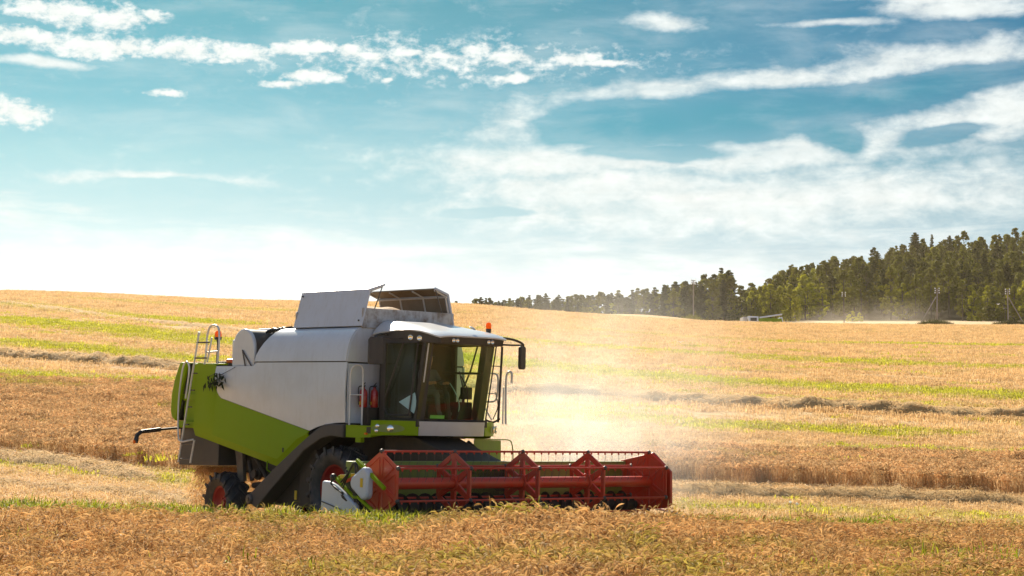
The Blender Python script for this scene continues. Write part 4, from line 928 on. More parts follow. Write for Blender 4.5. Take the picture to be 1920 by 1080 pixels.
# ------------------------------------------------------------------ scattered ground cover (stuff)
def scatter(name, P, rot, scl, idx, tint, sources, label):
    """one object: a point per clump, each showing one of the source clumps"""
    me = bpy.data.meshes.new(name); me.from_pydata(np.asarray(P).tolist(), [], [])
    n = len(P)
    a = me.attributes.new('rot', 'FLOAT_VECTOR', 'POINT'); a.data.foreach_set('vector', np.asarray(rot, np.float32).ravel())
    for nm, arr in (('scl', scl), ('tint', tint)):
        a = me.attributes.new(nm, 'FLOAT', 'POINT'); a.data.foreach_set('value', np.asarray(arr, np.float32))
    a = me.attributes.new('idx', 'INT', 'POINT'); a.data.foreach_set('value', np.asarray(idx, np.int32))
    o = bpy.data.objects.new(name, me); COL.objects.link(o); tag(o, label, None, None, 'stuff')
    c = bpy.data.collections.new(name + '_clumps')
    for q, s in enumerate(sources):
        ob = bpy.data.objects.new('%s_clump_%02d' % (name, q), s); c.objects.link(ob)
    ng = bpy.data.node_groups.new(name + '_nodes', 'GeometryNodeTree')
    ng.interface.new_socket('Geometry', in_out='INPUT', socket_type='NodeSocketGeometry')
    ng.interface.new_socket('Geometry', in_out='OUTPUT', socket_type='NodeSocketGeometry')
    N, L = ng.nodes, ng.links
    gi = N.new('NodeGroupInput'); go = N.new('NodeGroupOutput'); ip = N.new('GeometryNodeInstanceOnPoints')
    ci = N.new('GeometryNodeCollectionInfo'); ci.inputs[0].default_value = c; ci.inputs['Separate Children'].default_value = True; ci.inputs['Reset Children'].default_value = True
    def attr(nm, typ):
        q = N.new('GeometryNodeInputNamedAttribute'); q.data_type = typ; q.inputs[0].default_value = nm; return q.outputs[0]
    L.new(gi.outputs[0], ip.inputs['Points']); L.new(ci.outputs[0], ip.inputs['Instance'])
    ip.inputs['Pick Instance'].default_value = True
    L.new(attr('idx', 'INT'), ip.inputs['Instance Index'])
    er = N.new('FunctionNodeEulerToRotation'); L.new(attr('rot', 'FLOAT_VECTOR'), er.inputs[0]); L.new(er.outputs[0], ip.inputs['Rotation'])
    L.new(attr('scl', 'FLOAT'), ip.inputs['Scale']); L.new(ip.outputs[0], go.inputs[0])
    md = o.modifiers.new('scatter', 'NODES'); md.node_group = ng
    return o
def rdir(): a = rnd.uniform(0, 6.283); return Vector((math.cos(a), math.sin(a), 0))
def cereal_clump(n, rad, h0, h1, droop, wfat=1.):
    c = CG()
    for k in range(n):
        a = rnd.uniform(0, 6.283); r = rad*math.sqrt(rnd.random()); b = Vector((r*math.cos(a), r*math.sin(a), 0))
        h = rnd.uniform(h0, h1); d = rdir(); ln = rnd.uniform(.02, .28)*h; f = rdir()
        P = [b, b + d*ln*.25 + Vector((0,0,h*.5)), b + d*ln*.7 + Vector((0,0,h*.86)), b + d*ln + Vector((0,0,h))]
        c.quadstrip(P, [.0034*wfat, .003*wfat, .0026*wfat, .0024*wfat], f, 0)
        # ear: bends over
        t = (P[3]-P[2]).normalized(); bend = rnd.uniform(.3, 1.)*droop; e = P[3].copy(); pts = [e.copy()]; L = rnd.uniform(.09, .145)
        cur = t.copy()
        for q in range(4):
            cur = (cur + d*.5*bend + Vector((0,0,-.55*bend))).normalized(); e = e + cur*L/4; pts.append(e.copy())
        f2 = rdir(); w = .0095*wfat
        c.quadstrip(pts, [.003*wfat, w, w*1.1, w*.9, .002*wfat], f2, 0)
        c.quadstrip(pts, [.003*wfat, w, w*1.1, w*.9, .002*wfat], f2.cross(cur).normalized(), 0)
        for q in range(4):   # awns
            p = pts[1+q % 3]; v = (cur + rdir()*.35).normalized()*rnd.uniform(.07, .13); s_ = rdir()*.0016*wfat
            c.tri(tuple(p - s_), tuple(p + s_), tuple(p + v), 0)
        if rnd.random() < .8:  # dry leaf
            z = rnd.uniform(.2, .7)*h; dd = rdir(); l = rnd.uniform(.08, .2); p = b + d*ln*.3*(z/h) + Vector((0,0,z))
            c.quadstrip([p, p + dd*l*.5 + Vector((0,0,l*.3)), p + dd*l + Vector((0,0,-l*.25))], [.004*wfat, .005*wfat, .001], rdir(), 0)
    return c
def stubble_clump(n, rad, h0, h1, wfat, lying=.35):
    c = CG()
    for k in range(n):
        a = rnd.uniform(0, 6.283); r = rad*math.sqrt(rnd.random()); b = Vector((r*math.cos(a), r*math.sin(a), -.02)); h = rnd.uniform(h0, h1)
        if rnd.random() < lying:
            d = rdir(); L = rnd.uniform(.10, .30); p = b + Vector((0,0,rnd.uniform(.03, h)))
            c.quadstrip([p, p + d*L*.5 + Vector((0,0,rnd.uniform(0,.05))), p + d*L + Vector((0,0,rnd.uniform(-.03,.04)))], [.004*wfat]*3, Vector((-d.y, d.x, rnd.uniform(-.6,.6))).normalized(), 0)
        else:
            d = rdir()*rnd.uniform(0,.25)*h
            c.quadstrip([b, b + d + Vector((0,0,h))], [.0042*wfat, .0036*wfat], rdir(), 0)
    return c
def grass_clump(n, rad, h0, h1, wfat):
    c = CG()
    for k in range(n):
        a = rnd.uniform(0, 6.283); r = rad*math.sqrt(rnd.random()); b = Vector((r*math.cos(a), r*math.sin(a), -.03)); h = rnd.uniform(h0, h1); d = rdir()*h*rnd.uniform(.1, .55); f = Vector((-d.y, d.x, 0)).normalized()
        f = (f + rdir()*.5).normalized()
        c.quadstrip([b, b + d*.2 + Vector((0,0,h*.55)), b + d*.6 + Vector((0,0,h*.9)), b + d + Vector((0,0,h*rnd.uniform(.8,1.05)))], [.006*wfat, .0065*wfat, .0045*wfat, .0008], f, 0)
    return c
CE = [cereal_clump(26, .20, .42, .66, 1.).done('cereal_%d' % i, ['wheat']) for i in range(8)]
CEU = [cereal_clump(34, .27, .56, .74, .7, 1.7).done('crop_%d' % i, ['crop']) for i in range(5)]
ST = [stubble_clump(46, .36, .07, .17, 1.6).done('stub_%d' % i, ['straw']) for i in range(5)]
STF = [stubble_clump(60, .7, .10, .22, 3.4, .3).done('stubfar_%d' % i, ['straw']) for i in range(4)]
GR = [grass_clump(34, .17, .22, .50, 1.1).done('blade_%d' % i, ['grass']) for i in range(6)]
WD = [grass_clump(60, .42, .035, .13, 1.7).done('weed_%d' % i, ['weed']) for i in range(5)]
def place(x, y, lift=0.): return np.stack([x, y, gz(x, y) + lift], -1)
def rots(n, tilt=.12): return np.stack([nrs.uniform(-tilt, tilt, n), nrs.uniform(-tilt, tilt, n), nrs.uniform(0, 6.283, n)], -1)
def inv_local(x, y):      # horizontal position in the machine's own frame
    dx, dy = x - MORG.x, y - MORG.y
    return dx*ax_h.x + dy*ax_h.y, dx*ax_l.x + dy*ax_l.y
fCer = pchip([-.6,-.273,-.2,-.15,-.1,-.07,0,.08,.14,.273,.6], [35,35.4,35.2,35,34.0,32.6,34.0,36.6,37.4,38.0,39])
fEdge = pchip([-.6,-.273,-.20,-.15,-.115,-.085,-.068,-.03,.0,.05,.082,.10,.14,.273,.6], [42,41.2,41,40.6,38.3,36.6,34.6,35.6,36.4,38.2,39.6,42.0,44,45,46])
# standing cereal in the foreground
n = 17000
d = np.sqrt(nrs.uniform(16.5**2, 46**2, n)); u = nrs.uniform(-.36, .36, n); x, y = u*d, d
lx_, ly_ = inv_local(x, y)
under = (lx_ > -7.2) & (lx_ < 4.75) & (np.abs(ly_) < 1.9) | (lx_ > 1.9) & (lx_ < 4.62) & (np.abs(ly_) < 3.9)
edge = fEdge(u); ce = fCer(u); keep = ((y < ce + (fbm(x*.6, y*.6, 4)-.5)*8.) | ((y < edge) & (nrs.random_sample(len(y)) < .30))) & ~under
x, y, u, edge = x[keep], y[keep], u[keep], ce[keep]
gn = ss(fbm(x*.5, y*.5, 31), .52, .72)*.7 + ss(y, edge-4.5, edge-.5)*.55
hgt = .56 + .50*fbm(x*.5, y*.5, 8) - .26*ss(y, edge-4., edge+1.5) + .24*np.exp(-((u-.02)/.075)**2)
scatter('standing_cereal', place(x, y, -.02), rots(len(x), .16), hgt*nrs.uniform(.85, 1.12, len(x))*np.where(nrs.random_sample(len(x)) < .05, 1.22, 1.), nrs.randint(0, len(CE), len(x)), np.clip(gn*nrs.uniform(.3, 1.1, len(x)), 0, 1), CE, 'ripe drooping cereal standing in the foreground')
# green grass along the edge of the standing crop and scattered in it
n = 30000
u = nrs.uniform(-.36, .36, n); e = fEdge(u); y = fCer(u) - 4.0 + nrs.random_sample(n)**.75*(e - fCer(u) + 4.4); x = u*y
lx_, ly_ = inv_local(x, y)
under = (lx_ > -7.2) & (lx_ < 4.7) & (np.abs(ly_) < 1.75) | (lx_ > 1.9) & (lx_ < 4.60) & (np.abs(ly_) < 3.85)
pat = fbm(x*.42, y*.5, 61)
keep = (y > 17) & ~under & (nrs.random_sample(n) < ss(pat, .52, .70)*.65 + .04)
x, y, pat = x[keep], y[keep], pat[keep]
n2 = 4200; d2 = np.sqrt(nrs.uniform(17**2, 36**2, n2)); u2 = nrs.uniform(-.34, .34, n2); p2 = fbm(u2*d2*.55, d2*.55, 77); k2 = nrs.random_sample(n2) < ss(p2, .55, .72)*.5
x = np.concatenate([x, (u2*d2)[k2]]); y = np.concatenate([y, d2[k2]])
n_base = len(x)
for pa, pb, dp, cnt in ((10, 215, 38.5, 150), (225, 330, 38.5, 45), (420, 560, 35, 50), (560, 760, 32.0, 75), (800, 1230, 32.2, 85), (1330, 1480, 39.6, 150), (1490, 1590, 39.4, 110), (1590, 1710, 39, 200), (1760, 1920, 38.4, 110), (1690, 1900, 29, 40), (420, 680, 23, 14), (780, 830, 22, 6), (1350, 1560, 25, 18)):
    ppx = nrs.uniform(pa, pb, cnt); pdp = dp + nrs.normal(0, .8, cnt)
    x = np.concatenate([x, (ppx-960)/3520*pdp]); y = np.concatenate([y, pdp])
lx_, ly_ = inv_local(x, y); k_ = ~((lx_ > -7.2) & (lx_ < 4.7) & (np.abs(ly_) < 1.75) | (lx_ > 1.9) & (lx_ < 4.60) & (np.abs(ly_) < 3.85))
k_[:n_base] = True; x, y = x[k_], y[k_]
scatter('green_grass', place(x, y), rots(len(x), .2), np.where(np.arange(len(x)) >= n_base, 1.15, 1.)*nrs.uniform(.45, 1.05, len(x))*(.70 + .95*np.concatenate([pat, pat[:1].repeat(len(x)-len(pat))])), nrs.randint(0, len(GR), len(x)), np.clip(nrs.normal(.6, .3, len(x)), 0, 1), GR, 'tufts of bright green grass between the standing cereal and the stubble')
# uncut strips further back
def inside(x, y, poly):
    r = np.zeros(len(x), bool); j = len(poly)-1
    for i in range(len(poly)):
        (xi, yi), (xj, yj) = poly[i], poly[j]
        r ^= ((yi > y) != (yj > y)) & (x < (xj-xi)*(y-yi)/(yj-yi+1e-9) + xi); j = i
    return r
CROP_L = [(-34,75.5),(-26,70.5),(-17.7,65.2),(-14.4,62.9),(-10.7,60.1),(-8.2,58.2),(-4.5,78),(-9.5,97),(-17,97),(-27,99),(-40,103)]
CROP_R = [(1.5,62.6),(5.15,60.7),(10.8,59.7),(15.9,58.5),(24,56.5),(32,62),(24,69.5),(16,70.5),(5.9,71),(1.0,72)]
def fill(poly, n):
    P = np.array(poly); x = nrs.uniform(P[:,0].min(), P[:,0].max(), n); y = nrs.uniform(P[:,1].min(), P[:,1].max(), n); k = inside(x, y, poly); return x[k], y[k]
for nm, poly, n, lab in (('uncut_crop', CROP_L, 13000, 'uncut reddish brown cereal standing behind the rear of the combine'), ('uncut_crop', CROP_R, 5200, 'uncut cereal strip standing right of the reel with a shaded cut edge')):
    x, y = fill(poly, n); g_ = green(x, y)
    o = scatter(nm, place(x, y, -.03), rots(len(x), .08), nrs.uniform(.86, 1.08, len(x))*(.95 + .5*(fbm(x*.35, y*.35, 2)-.5)), nrs.randint(0, len(CEU), len(x)), np.clip(g_*1.2 - .1, 0, 1)*nrs.random_sample(len(x)), CEU, lab)
# stubble and regrowth
def field(n, d0, d1, um, p):
    d = d0 + (d1-d0)*nrs.random_sample(n)**p; u = nrs.uniform(-um, um, n); return u*d, d, u
x, y, u = field(26000, 37, 84, .34, .9)
lx_, ly_ = inv_local(x, y)
k = (y > fEdge(u) - .3) & ~inside(x, y, CROP_L) & ~inside(x, y, CROP_R) & ~((lx_ > -6.2) & (lx_ < .6) & (np.abs(ly_) > .9) & (np.abs(ly_) < 1.8))
x, y = x[k], y[k]; g_ = green(x, y)
scatter('stubble', place(x, y), rots(len(x)), nrs.uniform(.75, 1.25, len(x)), nrs.randint(0, len(ST), len(x)), np.clip(g_*.8, 0, 1), ST, 'short pale stubble left after harvesting')
x, y, u = field(62000, 80, 350, .33, 1.05); k = ~inside(x, y, CROP_L); x, y = x[k], y[k]; a_, b_ = rows(x, y)
k = nrs.random_sample(len(x)) < .22 + .85*ss(fbm(a_*.05, b_*.5, 14), .38, .62); x, y = x[k], y[k]
scatter('stubble', place(x, y), rots(len(x)), nrs.uniform(.7, 1.25, len(x))*(.8 + y/500), nrs.randint(0, len(STF), len(x)), np.clip(green(x, y)*.9, 0, 1), STF, 'pale stubble on the slope behind the combine')
x, y, u = field(110000, 40, 200, .33, .75); g_ = green(x, y); lx_, ly_ = inv_local(x, y)
k = (nrs.random_sample(len(x)) < g_*1.05) & (y > fEdge(u)) & ~((lx_ > -6.5) & (lx_ < 5) & (np.abs(ly_) < 3.8)); x, y, g_ = x[k], y[k], g_[k]
incrop = inside(x, y, CROP_L) | inside(x, y, CROP_R)
scatter('green_regrowth', place(x, y, 0.) + np.stack([0*x, 0*x, .42*incrop], -1), rots(len(x), .2), nrs.uniform(.7, 1.5, len(x))*(.9 + y/220), nrs.randint(0, len(WD), len(x)), np.clip(nrs.normal(.45, .3, len(x)), 0, 1), WD, 'yellow green regrowth in streaks across the stubble')

# windrows of straw
def windrow(pts, w, h, label, lump=1.3, blades=2600, tint_=0., amp=1.):
    pts = [Vector((a, b, 0)) for a, b in pts]; path = []
    for p, q in zip(pts, pts[1:]):
        m = max(2, int((q-p).length/.28)); path += [p.lerp(q, i/m) for i in range(m)]
    path.append(pts[-1]); g = G(); rw = []; prof = np.linspace(-1, 1, 9)
    cen = []
    for i, p in enumerate(path):
        t = (path[min(i+1, len(path)-1)] - path[max(i-1, 0)]).normalized(); s = Vector((-t.y, t.x, 0)); L = i*.28
        hh = h*min(1, i/4, (len(path)-1-i)/4)*(.5 + .85*amp*float(fbm(np.float64(L/lump), np.float64(h*9), 41))); r = []
        for q in prof:
            hgt_ = hh*max(0, 1-q*q)**.8*(.7 + .6*float(vn(np.float64(L*2.3), np.float64(q*3), 43))); ww = w*(.8 + .5*float(vn(np.float64(L/1.1), np.float64(2.), 47)))
            x_, y_ = p.x + s.x*q*ww, p.y + s.y*q*ww; r.append((x_, y_, gz1(x_, y_) - .03 + hgt_))
        rw.append(r); cen.append((hh, s))
    g.grid(rw); o = g.build('straw_windrow', None, None, smooth=60, fix=False)
    # loose straw lying on it
    c = CG(); c.v, c.f, c.m = [tuple(v.co) for v in o.data.vertices], [tuple(p.vertices) for p in o.data.polygons], [0]*len(o.data.polygons)
    for k in range(blades):
        i = rnd.randrange(len(rw)); j = rnd.randrange(len(prof)); p = Vector(rw[i][j]) + Vector((rnd.uniform(-.2,.2), rnd.uniform(-.2,.2), rnd.uniform(0,.05))); dd = rdir(); dd.z = rnd.uniform(-.35,.6); L = rnd.uniform(.12,.38)
        c.quadstrip([p, p + dd*L*.5, p + dd*L + Vector((0,0,-.04))], [.007*w*(1 + max(0, p.y-60)/60)]*3, Vector((-dd.y, dd.x, rnd.uniform(-.5,.5))).normalized(), 1)
    me = c.done('straw_windrow', []); me.materials.append(MOUND); me.materials.append(M['straw']); o.data = me
    tag(o, label, 'windrow', 'windrows of straw'); return o
m_, t, bs = base_mat('straw_mound'); o_ = objco(t); n1 = t.noise(o_, 3.5, 6, .7); n2 = t.noise(o_, 14, 4, .7)
t.put(bs.inputs['Base Color'], t.mix(n1, t.mix(n2, (.32, .18, .065), (.52, .33, .13)), (.64, .43, .19))); bs.inputs['Roughness'].default_value = .9; bs.inputs['Specular IOR Level'].default_value = .1
bp = t.new('ShaderNodeBump'); bp.inputs['Strength'].default_value = 1; bp.inputs['Distance'].default_value = .08; t.l.new(n2, bp.inputs['Height']); t.l.new(bp.outputs[0], bs.inputs['Normal']); MOUND = m_
windrow([(-44,128.5),(-33.4,122.5),(-27.5,119.6),(-20.7,115.7),(0,103.3),(12.3,98.8),(25.7,94.5),(38,90.5)], 1.15, .46, 'long lumpy windrow of dark straw crossing the slope from behind the combine', 1.5, 9000, amp=1.25)
windrow([(-4,108.6),(12.8,101.2),(26,96.6),(38,92.6)], .8, .36, 'lower windrow of straw just above the long lumpy one', 1.7, 2200)
windrow([(3.6,57.6),(4.8,56.9),(10.2,56.6),(15.3,56.2),(22,55)], .8, .36, 'tousled straw windrow lying along the foot of the uncut strip beyond the reel', 1.4, 5200)
windrow([(-22,65.8),(-17,62.7),(-13.8,60.3),(-10.7,56.3)], .8, .38, 'straw windrow along the cut edge of the uncut block behind the rear ladder', 1.5, 3600)
windrow([(-20,57),(-14,54.4),(-10,52.5),(-7.5,50)], .75, .22, 'low pale straw swath leading up to the rear wheel', 1.3, 3600)
windrow([(-80,258),(-61.9,231.5),(-45,201),(-38.4,190),(-30.2,180),(-18,165)], 1.5, .30, 'far thin windrow just below the crest of the slope', 4.5, 1600)
windrow([(-66,209),(-46,184),(-36,172)], 1.3, .22, 'short far windrow below the one at the crest', 4., 700)

# ------------------------------------------------------------------ trees
def leaf_quads(g, c, r, n, size, flat=1.):
    for k in range(n):
        v = Vector((rnd.gauss(0,1), rnd.gauss(0,1), rnd.gauss(0,1))).normalized(); p = Vector(c) + Vector((v.x*r, v.y*r, v.z*r*flat))*rnd.random()**.4
        a = Vector((rnd.gauss(0,1), rnd.gauss(0,1), rnd.gauss(0,.7))).normalized(); b = a.cross(Vector((rnd.gauss(0,1), rnd.gauss(0,1), rnd.gauss(0,1)))).normalized(); s = size*rnd.uniform(.6, 1.3)
        g.add([tuple(p - a*s*.5), tuple(p + b*s*.32), tuple(p + a*s*.5), tuple(p - b*s*.32)], [(0, 1, 2, 3)])
def broadleaf(name, H, Rr, mat, z0=.16, seedn=0, size=.75, n_c=46, per=34, top=.55):
    rnd.seed(100 + seedn); tr = empty(name); g = G()
    g.tube([(0,0,-.8),(.05,0,H*.25),(-.05,.08,H*.55),(.05,0,H*.86)], [H*.018,H*.014,H*.009,H*.003], n=7)
    for k in range(7):
        z = H*rnd.uniform(.25, .75); a = rnd.uniform(0, 6.28); r_ = Rr*rnd.uniform(.5, .85)
        g.tube([(0,0,z),(r_*.5*math.cos(a), r_*.5*math.sin(a), z + H*.06),(r_*math.cos(a), r_*math.sin(a), z + H*.13)], [H*.006, H*.004, H*.0015], n=5)
    g.build('trunk', 'bark', tr, smooth=60, fix=False)
    g = G()
    for k in range(n_c):
        t = rnd.random(); z = z0 + (1-z0)*t; prof = math.sin(math.pi*min(1, (t*.93+.07))**top)**.8 if t < .97 else .12
        a = rnd.uniform(0, 6.28); rr = Rr*prof*rnd.uniform(.45, 1.0); cr = Rr*rnd.uniform(.20, .36)*(1-.35*t)
        leaf_quads(g, (rr*math.cos(a), rr*math.sin(a), H*z - cr*.4), cr, per, size, .8)
    g.build('crown', mat, tr, smooth=0, fix=False); return tr
def conifer(name, H, Rr, mat, seedn=0, z0=.12, levels=22, per=7, size=.8, pine=False):
    rnd.seed(300 + seedn); tr = empty(name); g = G(); g.tube([(0,0,-.8),(0,0,H*.5),(.04,0,H*.985)], [H*.015, H*.009, H*.002], n=7)
    g.build('trunk', 'bark', tr, smooth=60, fix=False); g = G()
    for l_ in range(levels):
        t = l_/(levels-1); z = H*(z0 + (1-z0)*t*.99); r_ = Rr*(1-t)**(.75 if not pine else .45)*rnd.uniform(.75, 1.1)*(1 if not pine or t > .25 else .6) + .15
        for b in range(per):
            a = rnd.uniform(0, 6.28); rb = r_*rnd.uniform(.6, 1.1); m = max(3, int(rb*5))
            for q in range(m):
                f = (q+.5)/m; p = (rb*f*math.cos(a), rb*f*math.sin(a), z - rb*f*(.28 if not pine else -.1)); leaf_quads(g, p, .28 + .1*rb, 4, size*(.6+.4*(1-f*.5)), .5)
    g.build('crown', mat, tr, smooth=0, fix=False); return tr
PROTO = {'pale': [broadleaf('pale_broadleaf_tree', 13, 3.6, 'leaf_pale', .08, 1), broadleaf('pale_broadleaf_tree', 14, 3.1, 'leaf_pale', .06, 2, top=.7)],  # broadleaf trees with paler leaves, species unknown
         'mid': [broadleaf('broadleaf_tree', 16, 3.7, 'leaf_mid', .14, 3), broadleaf('broadleaf_tree', 17, 3.3, 'leaf_mid', .16, 4, top=.65), broadleaf('broadleaf_tree', 15, 4.2, 'leaf_mid', .12, 5)],
         'dark': [conifer('pine_tree', 18, 3.1, 'leaf_dark', 1, .25, 18, 8, .9, True), broadleaf('dark_broadleaf_tree', 17, 3.2, 'leaf_dark', .15, 21, top=.75), conifer('pine_tree', 17, 3.3, 'leaf_dark', 3, .3, 16, 8, .95, True)],  # pines, and one darker-leaved broadleaf of unknown species
         'spruce': [conifer('spruce_tree', 17, 2.6, 'leaf_dark', 2)],
         'bush': [broadleaf('bush', 5, 2.4, 'leaf_pale', .02, 7, .5, 26, 34), broadleaf('bush', 4, 2.6, 'leaf_mid', .02, 8, .5, 26, 34)]}
rnd.seed(5)
used = set()
def tree(kind, x, y, H, label, group, cat='tree', sink=.0):
    i = rnd.randrange(len(PROTO[kind])); p = PROTO[kind][i]; h0 = {'pale': [13,14], 'mid': [16,17,15], 'dark': [18,17,17], 'spruce': [17], 'bush': [5,4]}[kind][i]
    s = H/h0; w_ = s*rnd.uniform(.9, 1.2)
    loc = (x, y, gz1(x, y) - sink); rz = rnd.uniform(0, 6.28)
    if id(p) not in used:
        used.add(id(p)); p.location = loc; p.rotation_euler = (0, 0, rz); p.scale = (w_, w_, s); tag(p, label, cat, group); return p
    o = dup(p, loc, rz, (w_, w_, s), label, group); o['category'] = cat; return o
# wooded hillside on the right
LH = {'dark': 'dark tree packed among the trees of the wooded hillside behind the pale track', 'spruce': 'pointed spruce rising among the trees of the wooded hillside behind the pale track', 'mid': 'olive green broadleaf tree among the trees of the wooded hillside behind the pale track', 'pale': 'paler green tree catching the light on the wooded hillside behind the pale track'}
GH = {'dark': 'dark trees of the wooded hillside', 'spruce': 'spruces of the wooded hillside', 'mid': 'broadleaf trees of the wooded hillside', 'pale': 'paler trees of the wooded hillside'}
dd_ = 628.
while dd_ < 862:
    u0 = .118 if dd_ < 700 else .125; darkrow = dd_ < 730; uu = u0 + rnd.uniform(0, .006)
    while uu < .292:
        x, y = uu*dd_ + rnd.uniform(-1.5,1.5), dd_ + rnd.uniform(-5,5)
        pale = .5 if uu < .165 else (.02 if uu > .225 and darkrow else .16)
        k = 'pale' if rnd.random() < pale*(1.2 if dd_ < 680 else .6) else (('dark' if rnd.random() < .85 else 'spruce') if rnd.random() < (.08 if uu < .17 else .24) else 'mid')
        H = rnd.uniform(13, 18.5)*(.82 if k == 'pale' else 1)*(.75 + .25*min(1, max(0, (uu-.118)/.03)))
        tree(k, x, y, H, LH[k], GH[k]); uu += rnd.uniform(4.8, 6.8)/dd_
    dd_ += rnd.uniform(12.5, 15.5)
tree('dark', .2155*842, 842, 20.5, 'tall ragged tree breaking the skyline of the wooded hillside', None); tree('spruce', .2245*846, 846, 18.5, 'pointed spruce on the skyline right of the tall ragged tree', None)
# bright trees at the near foot of the hill on the right and the left corner of the wood
for k in range(16):
    uu = .240 + k*.0036 + rnd.uniform(-.001,.001); y = 612 + rnd.uniform(-6,6) + (8 if k % 2 else 0)
    tree('pale' if k % 3 else 'mid', uu*y, y, rnd.uniform(9.5, 13) + (3 if uu > .27 else 0), 'rounded tree of the low front row between the two braced poles and the dark hillside', 'low front row of trees before the hillside')
for k in range(16):
    uu = .112 + k*.0026; y = 600 + rnd.uniform(-6,8); tree('pale', uu*y, y, rnd.uniform(8, 12.5), 'sunlit yellow green tree at the low end of the wooded hillside, behind the distant combine', 'sunlit trees behind the distant combine')
for k, (uu, y, H) in enumerate([(.254,600,5.2),(.259,602,4.2),(.263,601,3.4),(.268,600,4.6),(.277,603,4.0),(.1815,592,3.6),(.1855,594,3.0),(.245,604,3.),(.283,601,5.)]):
    tree('bush', uu*y, y, H, 'small bush at the edge of the pale track below the hillside trees', 'bushes along the pale track', 'bush')
# far belt of trees behind the crest
for r_, (y0, hk) in enumerate(((566, .80), (580, .92), (596, 1.0), (612, 1.06))):
    uu = -.034
    while uu < .118:
        y = y0 + rnd.uniform(-7,7); f = (uu+.03)/.15; H = (13 + 5.5*f)*hk*rnd.uniform(.92, 1.07); k = ('dark' if rnd.random() < .8 else 'spruce') if rnd.random() < .6 else 'mid'
        if r_ == 1 and rnd.random() < .1: k = 'pale'; H *= .75
        tree(k, uu*y, y, H, {'dark': 'dark tree in the hazy belt of trees behind the crest', 'spruce': 'pointed spruce in the hazy belt of trees behind the crest', 'mid': 'broadleaf tree in the hazy belt of trees behind the crest', 'pale': 'pale round tree in the hazy belt of trees behind the crest'}[k], {'dark': 'dark trees of the far belt', 'spruce': 'spruces of the far belt', 'mid': 'broadleaf trees of the far belt', 'pale': 'pale trees of the far belt'}[k])
        uu += rnd.uniform(2.5, 3.6)/y
# trees beyond the left edge of the view, mirrored in the side panel and door glass
for k in range(11):
    tree('mid' if k % 3 else 'pale', -62 - rnd.uniform(0, 9), 44 + k*5.2 + rnd.uniform(-2, 2), rnd.uniform(9, 15), 'broadleaf tree of the row faintly mirrored in the side of the combine', 'trees mirrored in the combine')
# ------------------------------------------------------------------ poles
def utility_pole(u, y, H, lean, label, brace=True, extra=False, mat='wood'):
    x = u*y; e = empty('utility_pole', (x, y, gz1(x, y))); tag(e, label, 'utility pole', 'utility poles at the field edge')
    g = G(); g.tube([(0,0,-.5),(0,0,H)], [.16,.12], n=8); part(g, 'pole', mat, 0, e)
    if brace:
        g = G(); g.tube([(lean,-.3,-.5),(.05*lean,0,H*.80)], [.14,.11], n=8); part(g, 'brace', 'wood', 0, e)
        g = G(); g.tube([(-.45 if lean < 0 else .4,.6,-.5),(0,.05,H*.78)], [.12,.10], n=8); part(g, 'brace', 'wood', 0, e)
    for k in range(3):
        z = H - .12 - .52*k; g = G(); g.box((-.55,-.05,z-.05), (.55,.05,z+.05)); ca = part(g, 'crossarm', 'steeldark', 0, e)
        for s in (-1, 1):
            g = G(); g.lathe([(0,-.02),(.10,0),(.16,.08),(.10,.12),(.14,.2),(.08,.3),(0,.32)], (s*.5 + .05*(k==1)*-s,0,z+.05), 10, 'Z'); part(g, 'insulator', 'porcelain', 0, ca)
    if extra:
        g = G(); g.lathe([(.05,0),(.42,.06),(.35,.2),(0,.25)], (-.65,0,H*.5), 10, 'Z'); g.tube([(-.65,0,-.3),(-.65,0,H*.5)], .05, n=6); g.tube([(-.65,0,H*.5),(0,0,H*.5)], .04, n=5); part(g, 'lamp_bracket', 'steeldark', 0, e)
    return e
utility_pole((1757-960)/3520/.998, 455, 9.6, -5.2, 'wooden utility pole with its brace leaning away towards the distant combine')
utility_pole((1889-960)/3520/.998, 452, 9.3, 4.6, 'braced wooden utility pole with a small lamp bracket halfway up', extra=True)
utility_pole((1300-960)/3520/.998, 470, 11., 0, 'plain grey pole standing alone before the belt of trees', brace=False)
utility_pole((1582-960)/3520/.998, 560, 9.0, 0, 'dim pole with white insulators against the dark hillside', brace=False, mat='bark')  # darker bark colour stands in for the shade on this pole
for u, w_, lab in ((.2255, 4.3, 'dark low weed patch around the braced pole nearer the distant combine'), (.2665, 4.5, 'dark low weed patch around the braced pole with the lamp bracket'), (.0965, 2.2, 'small weedy tuft at the foot of the plain grey pole')):
    y0 = 448 if u > .2 else 462
    c = CG()
    for k in range(1500 if w_ > 3 else 500):
        a = rnd.uniform(0, 6.28); r_ = math.sqrt(rnd.random()); x, y = u*y0 + w_*r_*math.cos(a), y0 + 2.5*r_*math.sin(a); h = rnd.uniform(1.3, 2.7)*(1-.45*r_); d_ = rdir()*h*.5; z = gz1(x, y) - .1
        c.quadstrip([Vector((x,y,z)), Vector((x,y,z+h*.6)) + d_*.3, Vector((x,y,z+h)) + d_], [.09,.08,.02], rdir(), 0)
    me = c.done('weed_patch', ['rank' if w_ > 3 else 'leaf_mid']); o = bpy.data.objects.new('weed_patch', me); COL.objects.link(o); tag(o, lab, 'weeds', 'weed patches under the poles')

